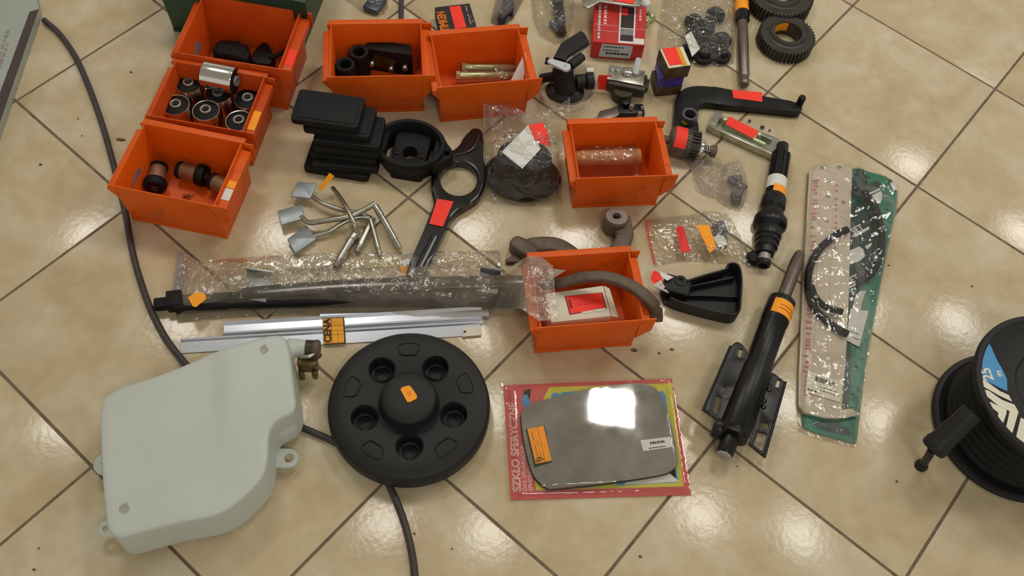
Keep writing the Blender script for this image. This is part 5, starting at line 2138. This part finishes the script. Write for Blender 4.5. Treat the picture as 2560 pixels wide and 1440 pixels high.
wall([(1716, 702), (1760, 688), (1815, 672), (1820, 661), (1836, 657), (1850, 668), (1855, 700), (1853, 740), (1850, 774), (1838, 784), (1820, 784), (1760, 770), (1700, 753), (1676, 742)], .004, zt)
wall([(1722, 716), (1770, 706), (1838, 692)], .004, .026, nm='duct_rib')
wall([(1722, 738), (1770, 738), (1846, 742)], .004, .022, nm='duct_rib')
cc = at(1692, 714, .03)
bm = nb()
box(bm, T(cc.x, cc.y, .004) @ RZ(-.2), .055, .040, .032, .005)
lathe(bm, T(*at(1700, 706, .03)) @ T(0, 0, -.004), [(0, 0), (.012, 0), (.012, .012), (.005, .013), (.005, .008), (0, .008)], 20)
obj('mounting_boss', bm, M_BLKPL, t)
bm = nb()
patch(bm, [at(1626, 696, .034), at(1634, 676, .034), at(1650, 684, .040), at(1658, 706, .040)], .0008)
patch(bm, [at(1626, 696, .034), at(1658, 706, .040), at(1652, 714, .036), at(1634, 710, .034)], .0008)
obj('price_tag', bm, M_RED, t, smooth=False)
sticker('paper_tag', [at(1648, 678, .041), at(1684, 693, .042), at(1668, 702, .043), at(1652, 690, .042)], M_WHITE, t)
sticker('paper_tag', [at(1632, 712, .034), at(1652, 700, .042), at(1672, 733, .030), at(1652, 724, .030)], M_WHITE, t)

# ------------------------------------------------------------------ two crumpled bags
cc = at(1845, 468, .012)
for k, (dx, dy, a, lb) in enumerate(((-.006, .018, .3, 'upper'), (.004, -.004, .9, 'middle'), (-.004, -.026, 1.6, 'lower'))):
    bm = nb()
    box(bm, T(cc.x + dx, cc.y + dy, .003) @ RZ(a), .030, .020, .016, .003)
    box(bm, T(cc.x + dx, cc.y + dy, .019) @ RZ(a), .014, .012, .006, .002)
    tag(obj('plastic_clip', bm, M_GREYPR if False else mat('dark_purple_plastic', (84, 70, 76), .5, var=.2)), lb + ' dark clip inside the small crumpled bag near the shaft', 'clip', 'dark clips in the small bag')
t = thing('small_bag', 'small crumpled grey plastic bag of dark clips beside the black shaft', 'bag', T(*at(1800, 455, 0)))
out = ats([(1716, 400), (1740, 384), (1780, 396), (1812, 404), (1846, 406), (1860, 424), (1872, 452), (1870, 480), (1862, 508), (1850, 522), (1824, 514), (1806, 504), (1790, 490), (1762, 482), (1742, 470), (1736, 440), (1730, 418)], .01)
obj('film', film(nb(), out, bumps([(cc, .030, .048, .030, 0), (at(1790, 440, .02), .030, .03, .014, 0)], .006), .0045, .010, 75, .016, z0=.0012, seed=12.3), film_mat('greyish_film', .16, hazec=(190, 182, 176), rough=.12, bstr=.8, crease=.25), t, ang=60)

t = thing('parts_bag', 'clear crinkled zip bag with a red and an orange price label', 'bag', T(*at(1740, 600, 0)))
out = ats([(1614, 546), (1660, 540), (1720, 534), (1752, 526), (1790, 530), (1822, 538), (1838, 560), (1858, 600), (1880, 636), (1898, 650), (1890, 668), (1868, 664), (1840, 652), (1800, 654), (1750, 648), (1700, 650), (1638, 662), (1628, 620), (1618, 580)], .008)
obj('film', film(nb(), out, bumps([(at(1800, 590, .02), .05, .05, .022, 0), (at(1720, 600, .015), .06, .04, .012, 0)], .005), .0055, .011, 45, .016, z0=.0012, seed=15.8), M_FILM, t, ang=60)
bm = nb()
tube(bm, ats([(1616, 550), (1622, 590), (1630, 628), (1637, 660)], .009), .0014, 6)
obj('zip_line', bm, M_REDDK, t)
sticker('price_sticker', [at(1690, 569, .022), at(1708, 565, .028), at(1727, 628, .024), at(1702, 632, .022)], M_REDDK, t)
sticker('price_sticker', [at(1741, 563, .034), at(1772, 563, .034), at(1792, 620, .030), at(1774, 632, .028)], M_SIGNAL, t)
sq = [at(1741, 563, .0345), at(1772, 563, .0345), at(1792, 620, .0305), at(1774, 632, .0285)]
sticker('white_slip', [at(1782, 592, .028), at(1808, 588, .030), at(1820, 612, .026), at(1796, 618, .026)], M_WHITE, t)
bm = nb()
cc = at(1800, 575, .01)
film(bm, ats([(1782, 552), (1808, 548), (1822, 575), (1820, 612), (1790, 620), (1776, 590)], .01), lambda x, y: .016, .005, .012, 90, .012, z0=.002, seed=22)
tag(obj('foil_pouch', bm, mat('silver_foil', (170, 174, 180), .25, .8, var=.2)), 'crumpled silver foil pouch inside the clear zip bag', 'pouch')
bm = nb()
lathe(bm, T(*at(1884, 650, .002)), [(0, 0), (.016, 0), (.018, .006), (.014, .016), (0, .018)], 18)
tag(obj('rubber_bung', bm, M_BLACK), 'small black rubber bung at the lower end of the black shaft', 'bung')

# ------------------------------------------------------------------ gaskets in plastic
zg = .004
t = thing('gasket_sheet', 'long green gasket with holes and white print, in a bag', 'gasket', T(*at(2140, 760, 0)))
go = ats([(2128, 424), (2140, 420), (2184, 433), (2214, 440), (2236, 456), (2243, 478), (2240, 520), (2228, 575), (2206, 680), (2190, 770), (2172, 860), (2158, 960), (2148, 1050), (2141, 1108), (2090, 1096), (2040, 1082), (2008, 1068), (2005, 1040), (2040, 1000), (2090, 700), (2110, 560)], zg)
hp = [(2214, 487, 6), (2212, 492, 0), (2216, 526, 5), (2196, 660, 0), (2166, 700, 5), (2138, 919, 6), (2128, 988, 5), (2172, 445, 4)]
hol = [[at(x + r * math.cos(-k * PI / 5), y + .8 * r * math.sin(-k * PI / 5), zg) for k in range(10)] for x, y, r in hp if r]
bm = nb()
prism(bm, go, .0012, zg, hol)
obj('sheet', bm, M_GASKET, t, smooth=False)
zd = zg + .0003
dk = [[(2140, 424), (2165, 430), (2168, 470), (2150, 484), (2130, 470)], [(2170, 462), (2196, 454), (2206, 480), (2190, 520), (2160, 500)], [(2128, 520), (2150, 500), (2180, 540), (2188, 620), (2160, 700), (2124, 720), (2122, 600)],
      [(2120, 735), (2150, 720), (2146, 770), (2118, 790)], [(2118, 860), (2128, 850), (2124, 1000), (2104, 1030), (2108, 940)], [(2030, 1052), (2100, 1058), (2126, 1088), (2060, 1076)], [(2222, 446), (2240, 462), (2240, 480), (2226, 470)]]
for lp in dk:
    bm = nb(); prism(bm, smooth_loop(ats(lp, zd), 3), zg, zd); obj('dark_panel', bm, M_GASKDK, t, smooth=False)
zw = zg + .0009
wt = [[(2226, 456), (2236, 455), (2244, 466), (2243, 476), (2232, 474), (2226, 462)], [(2169, 484), (2200, 470), (2202, 474), (2171, 488)], [(2176, 490), (2204, 476), (2206, 490), (2202, 506), (2192, 508), (2186, 496)],
      [(2132, 588), (2172, 566), (2174, 572), (2140, 592), (2134, 592)], [(2122, 628), (2148, 616), (2158, 622), (2163, 640), (2150, 652), (2122, 662)], [(2162, 616), (2180, 606), (2178, 614), (2168, 624)], [(2122, 716), (2154, 700), (2155, 704), (2124, 721)],
      [(2138, 528), (2160, 516), (2161, 520), (2140, 532)]]
for lp in wt:
    bm = nb(); prism(bm, ats(lp, zw), zd, zw); obj('white_print', bm, M_WHITE, t, smooth=False)
bm = nb()
for k in range(5):
    tube(bm, spline(ats([(2124 + 6 * k, 790 - k * 3), (2134 + 5 * k, 765 - k * 3), (2140 + 5 * k, 742 - k * 2), (2152 + 3 * k, 728)], zw + .0006), 5), .0016, 6)
obj('white_stripes', bm, M_WHITE, t)
Fx = frame((2134, 586), (2172, 566), zw)
text('SET', Fx, .020, M_WHITE, t, bold=.0004)
Fx = frame((2122, 712), (2158, 694), zw)
text('SET', Fx, .020, M_WHITE, t, bold=.0004)
q = [at(2126, 772, zw + .0012), at(2171, 778, zw + .0012), at(2148, 868, zw + .0012), at(2114, 850, zw + .0012)]
sticker('paper_slip', q, M_WHITE, t)
obj('handwriting', marks(q, [(.68, .70, .2, .8), (.82, .84, .3, .9)], .0008, seed=31), M_INK, t, smooth=False)

zk = .013
t = thing('gasket_board', 'grey tan gasket board with faded red print and barcode label', 'gasket', T(*at(2060, 740, 0)))
bo = ats([(2024, 428), (2040, 416), (2096, 408), (2122, 414), (2131, 424), (2126, 560), (2122, 740), (2114, 900), (2104, 1030), (2100, 1045), (2060, 1042), (2010, 1030), (1997, 1012), (1998, 930), (2004, 800), (2012, 640)], zk)
hp = [(2055, 420), (2098, 418), (2070, 454), (2070, 491), (2108, 506), (2066, 552)]
bm = nb()
prism(bm, bo, .0055, zk, bev=.0008)
obj('board', bm, M_TAN, t)
bm = nb()
for x, y in hp:
    c = at(x, y, zk)
    lathe(bm, T(c.x, c.y, zk), [(.0045, 0), (.0045, .0006), (.0032, .0006), (.0032, 0)], 14)
    tube(bm, [at(x - 4, y + 1, zk + .0006), at(x, y - 2, zk + .0008), at(x + 4, y + 1, zk + .0006)], .0007, 5)
obj('bolt_hole_rims', bm, M_GREYPR, t)
q = [at(2030, 436, zk), at(2050, 434, zk), at(2022, 1010, zk), at(2001, 1006, zk)]
bm = nb()
rr = random.Random(41)
v = .03
while v < .97:
    l = rr.uniform(.008, .02)
    if rr.random() < .72:
        patch(bm, sub(q, rr.uniform(.1, .4), v, rr.uniform(.6, .95), v + l * .6, .0004), .0002)
    v += l
q = [at(2088, 440, zk), at(2096, 440, zk), at(2086, 900, zk), at(2078, 900, zk)]
v = .05
while v < .5:
    patch(bm, sub(q, .1, v, .9, v + .012, .0004), .0002)
    v += rr.uniform(.02, .05)
obj('faded_print', bm, M_PINKPR, t, smooth=False)
bm = nb()
for a, b in (((2052, 440), (2030, 1010)), ((2086, 430), (2064, 1020))):
    pa, pb = at(a[0], a[1], zk), at(b[0], b[1], zk)
    tube(bm, [pa, pb], .0011, 6)
obj('crease', bm, M_TAN, t)
q = [at(2019, 925, zk + .002), at(2105, 955, zk + .002), at(2101, 1006, zk + .002), at(2013, 980, zk + .002)]
sticker('barcode_label', q, M_CREAM, t)
obj('barcode', bars(q, 22, .24, .80, .16, .38, .001, 6), M_INK, t, smooth=False)
obj('small_print', marks(q, [(.82, .88, .06, .34), (.56, .59, .4, .9), (.72, .75, .4, .95)], .001, seed=33), M_INK, t, smooth=False)

hz = .024
hose = []
bm = nb()
tube(bm, spline(ats([(2118, 574), (2090, 588), (2050, 622), (2028, 660), (2020, 700), (2024, 740), (2040, 776), (2070, 805), (2100, 826), (2120, 836)], .021), 6), .0078, 14)
tag(obj('hose_loop', bm, M_BLACK), 'black rubber hose loop over the tan gasket board', 'hose')
bm = nb()
tube(bm, spline(ats([(2028, 715), (2040, 745), (2066, 768), (2106, 780)], .028), 6), .0065, 12)
tag(obj('hose_loop', bm, M_BLACK), 'thinner black hose end inside the loop on the tan board', 'hose')
bm = nb()
tube(bm, spline(ats([(2132, 478), (2160, 486), (2184, 512), (2200, 560), (2204, 610), (2196, 650), (2176, 686), (2146, 706)], .016), 6), .0080, 14)
tag(obj('hose_loop', bm, M_BLACK), 'black rubber hose loop over the green gasket sheet', 'hose')
t = thing('gasket_bag', 'clear glossy bag over the green and tan gaskets', 'bag', T(*at(2120, 760, 0)))
out = ats([(2020, 430), (2040, 408), (2130, 412), (2200, 430), (2250, 456), (2250, 500), (2214, 680), (2182, 850), (2160, 980), (2144, 1116), (2070, 1098), (2000, 1074), (1992, 1000), (1998, 860), (2006, 640)], .01)
ha = at(2060, 740, .013)


def hgas(x, y):
    h = .012
    for a, b, r, hh in ((at(2080, 430, .013), at(2052, 1020, .013), .042, .022), (at(2070, 600, .03), at(2070, 800, .03), .05, .036), (at(2180, 520, .02), at(2180, 660, .02), .035, .028)):
        ab = Vector((b.x - a.x, b.y - a.y)); q = Vector((x - a.x, y - a.y))
        tt = max(0, min(1, q.dot(ab) / ab.length_squared))
        d = (q - ab * tt).length
        if d < r:
            h = max(h, hh)
        elif d < r * 2:
            s = (d - r) / r
            h = max(h, .010 + (hh - .010) * (1 - s * s * (3 - 2 * s)))
    return h


obj('film', film(nb(), out, hgas, .0065, .006, 26, .012, z0=.0010, seed=19.4), M_FILMC, t, ang=60)
bm = nb()
prism(bm, ats([(2010, 1030), (2060, 1028), (2130, 1022), (2152, 1036), (2110, 1046), (2060, 1044)], .014), .0132, .0145)
obj('folded_end', bm, M_TAN, t, smooth=False)

# ------------------------------------------------------------------ cable reel
zr0, zr1 = .012, .178
c1 = at(2652, 975, zr1)
Mr = T(c1.x, c1.y, 0)
RR = .1515
t = thing('cable_reel', 'black cable reel lying flat, with a blue and white rim label', 'reel', Mr)


def flange(z, th, nm, m):
    bm = nb()
    lathe(bm, Mr, [(.03, z - th), (RR - .004, z - th), (RR, z - th + .003), (RR, z - .004), (RR - .003, z), (RR - .010, z + .001), (RR - .014, z - .0015), (.080, z - .0015), (.075, z - .006), (.03, z - .006)], 96, close=True)
    return obj(nm, bm, m, t)


flange(zr1, .012, 'upper_flange', M_BLKPL)
flange(zr0 + .004, .012, 'lower_flange', M_BLKPL)
bm = nb()
lathe(bm, Mr, [(.03, .004), (.075, .004), (.075, zr1 - .008), (.03, zr1 - .008)], 48, close=True)
obj('drum', bm, M_BLKPL, t)
bm = nb()
hp_ = []
for lay, r in ((0, RR - .048), (1, RR - .037), (2, RR - .026)):
    for k in range(13):
        hp_.append((r + (.003 if k % 2 else 0), .024 + k * .0104))
for r, z in hp_:
    lathe(bm, Mr, [(r + .0052 * math.cos(a), z + .0052 * math.sin(a)) for a in [q * PI / 4 for q in range(8)]], 64, close=True)
wc = obj('wound_cable', bm, M_BLACK, t)
# label on the upper flange: blue field, white chevrons, length mark


def pol(r, a):
    return Vector((c1.x + r * math.cos(a), c1.y + r * math.sin(a), zr1 - .0012))


def pang(px, py):
    v = at(px, py, zr1) - c1
    return math.atan2(v.y, v.x), math.hypot(v.x, v.y)


def lab(pts, m, nm, lift=.0):
    bm = nb()
    P = ats(pts, zr1 - .0012 + lift)
    prism(bm, P, zr1 - .0014, zr1 - .0008 + lift)
    return obj(nm, bm, m, t, smooth=False)


lab([(2469, 852), (2478, 868), (2492, 900), (2508, 928), (2517, 948), (2518, 978), (2500, 970), (2476, 958), (2454, 948), (2451, 920), (2457, 885)], M_BLUE, 'blue_label')
lab([(2452, 950), (2462, 951), (2500, 978), (2522, 988), (2530, 1004), (2500, 990), (2468, 972), (2457, 966)], M_CREAM, 'white_chevron', .0002)
lab([(2462, 974), (2472, 977), (2505, 1000), (2536, 1012), (2546, 1030), (2530, 1085), (2514, 1074), (2524, 1028), (2498, 1016), (2466, 990)], M_CREAM, 'white_chevron', .0002)
lab([(2474, 1004), (2490, 1012), (2516, 1024), (2516, 1034), (2506, 1062), (2494, 1044), (2496, 1032), (2478, 1018)], M_CREAM, 'white_chevron', .0002)
lab([(2552, 1044), (2572, 1056), (2564, 1110), (2540, 1092)], M_CREAM, 'white_chevron', .0002)
Fx = frame((2470, 944), (2459, 914), zr1 - .0004)
a, b = at(2485, 951, zr1), at(2473, 921, zr1)
x = (b - a).normalized(); z = Vector((0, 0, 1)); y = z.cross(x)
Mt = Matrix((x, y, z)).transposed().to_4x4(); Mt.translation = Vector((a.x, a.y, zr1 - .0003))
text('25', Mt @ T(0, -.030 * 0, 0), .026, M_CREAM, t, bold=.0006)
text('m', Mt @ T(.006, -.019, 0), .016, M_CREAM, t, bold=.0004)
# hand grip beside the flange
A, B_ = at(2432, 1030, .165), at(2330, 1124, .100)
hh = (B_ - A).length
bm = nb()
lathe(bm, axis_frame(A, B_), [(0, 0), (.0185, 0), (.0195, .003), (.0195, .03), (.0205, hh * .5), (.0215, hh - .022), (.0235, hh - .016), (.0235, hh - .004), (.021, hh), (0, hh)], 28)
obj('hand_grip', bm, M_BLKPL, t)
E_ = at(2308, 1160, .012)
bm = nb()
tube(bm, spline([B_, (B_ + E_) / 2 + Vector((0, 0, .004)), E_], 5), .0075, 12)
lathe(bm, T(E_.x, E_.y, .0015), [(0, 0), (.012, 0), (.012, .006), (.008, .012), (0, .013)], 18)
obj('support_leg', bm, M_BLKPL, t)

# ------------------------------------------------------------------ bags and bits along the top
bm = nb()
prism(bm, ats([(1250, 66), (1270, 36), (1283, 32), (1286, -30), (1300, -60), (1282, -64), (1262, -10), (1244, 40)], .02), .003, .02, bev=.003)
tag(obj('wiper_blade', bm, M_BLACK), 'black wedge shaped strip in the bag behind the zinc bolt bin', 'strip')
t = thing('clear_bag', 'dull clear bag around a black strip, behind the zinc bolt bin', 'bag', T(*at(1255, 10, 0)))
obj('film', film(nb(), ats([(1226, 50), (1240, -10), (1250, -70), (1330, -70), (1310, -10), (1284, 40), (1256, 64)], .01), lambda x, y: .024, .007, .010, 45, .015, z0=.0012, seed=31.5), M_FILMD, t, ang=60)
bm = nb()
tube(bm, [at(1392, -60, .015), at(1398, 40, .015), at(1404, 84, .013)], .0125, 14)
tag(obj('dark_rod', bm, M_BLKSAT), 'dark rod in the long clear bag beside the black plastic valve', 'rod')
bm = nb()
tube(bm, [at(1376, 56, .009), at(1400, 86, .009)], .0055, 10)
tag(obj('blue_pin', bm, mat('slate_blue_paint', (70, 96, 112), .4)), 'slate blue pin beside the dark rod in the clear bag', 'pin')
t = thing('clear_bag', 'long clear bag holding the dark rod and blue pin', 'bag', T(*at(1390, 20, 0)))
obj('film', film(nb(), ats([(1326, -60), (1440, -60), (1436, 10), (1430, 60), (1420, 96), (1390, 104), (1350, 84), (1332, 40)], .01), bumps([(at(1398, 20, .02), .022, .10, .03, 0)], .008), .0065, .011, 42, .018, z0=.0012, seed=33.1), M_FILM, t, ang=60)
bm = nb()
cc = at(936, 6, .02)
box(bm, T(cc.x, cc.y + .004, .002) @ RZ(-.3), .04, .05, .016, .004)
tag(obj('bagged_part', bm, mat('dull_blue_metal', (82, 92, 104), .4, .4, var=.3)), 'dull blue part in a bag at the top beside the green bin', 'part')
t = thing('clear_bag', 'clear bag around a dull blue part at the top edge', 'bag', T(*at(920, 0, 0)))
obj('film', film(nb(), ats([(850, -50), (975, -50), (970, 10), (962, 28), (930, 32), (900, 18), (866, -4)], .01), lambda x, y: .022, .007, .010, 45, .015, z0=.0012, seed=35.1), M_FILM, t, ang=60)

# ------------------------------------------------------------------ scattered dirt
bm = nb()
for (x, y, l) in ((302, 350, .020), (327, 181, .008), (196, 298, .004), (1586, 876, .016), (1680, 874, .010), (1648, 884, .007), (1036, 1334, .005), (101, 412, .008), (86, 1424, .006), (2241, 1204, .006), (1600, 1392, .008), (1842, 1166, .004), (98, 1371, .005), (205, 340, .004), (1130, 1372, .004), (2222, 664, .005), (2430, 716, .006)):
    c = at(x, y, 0)
    rr = random.Random(x)
    lp = [Vector((c.x + l * .5 * math.cos(k * PI / 4) * rr.uniform(.6, 1.1), c.y + l * .25 * math.sin(k * PI / 4) * rr.uniform(.6, 1.2), 0)) for k in range(8)]
    prism(bm, lp, .0002, .0022)
o = tag(obj('floor_dirt', bm, M_DEBRIS, smooth=False), 'scattered crumbs of dirt on the beige tiles', 'dirt')
o['kind'] = 'stuff'
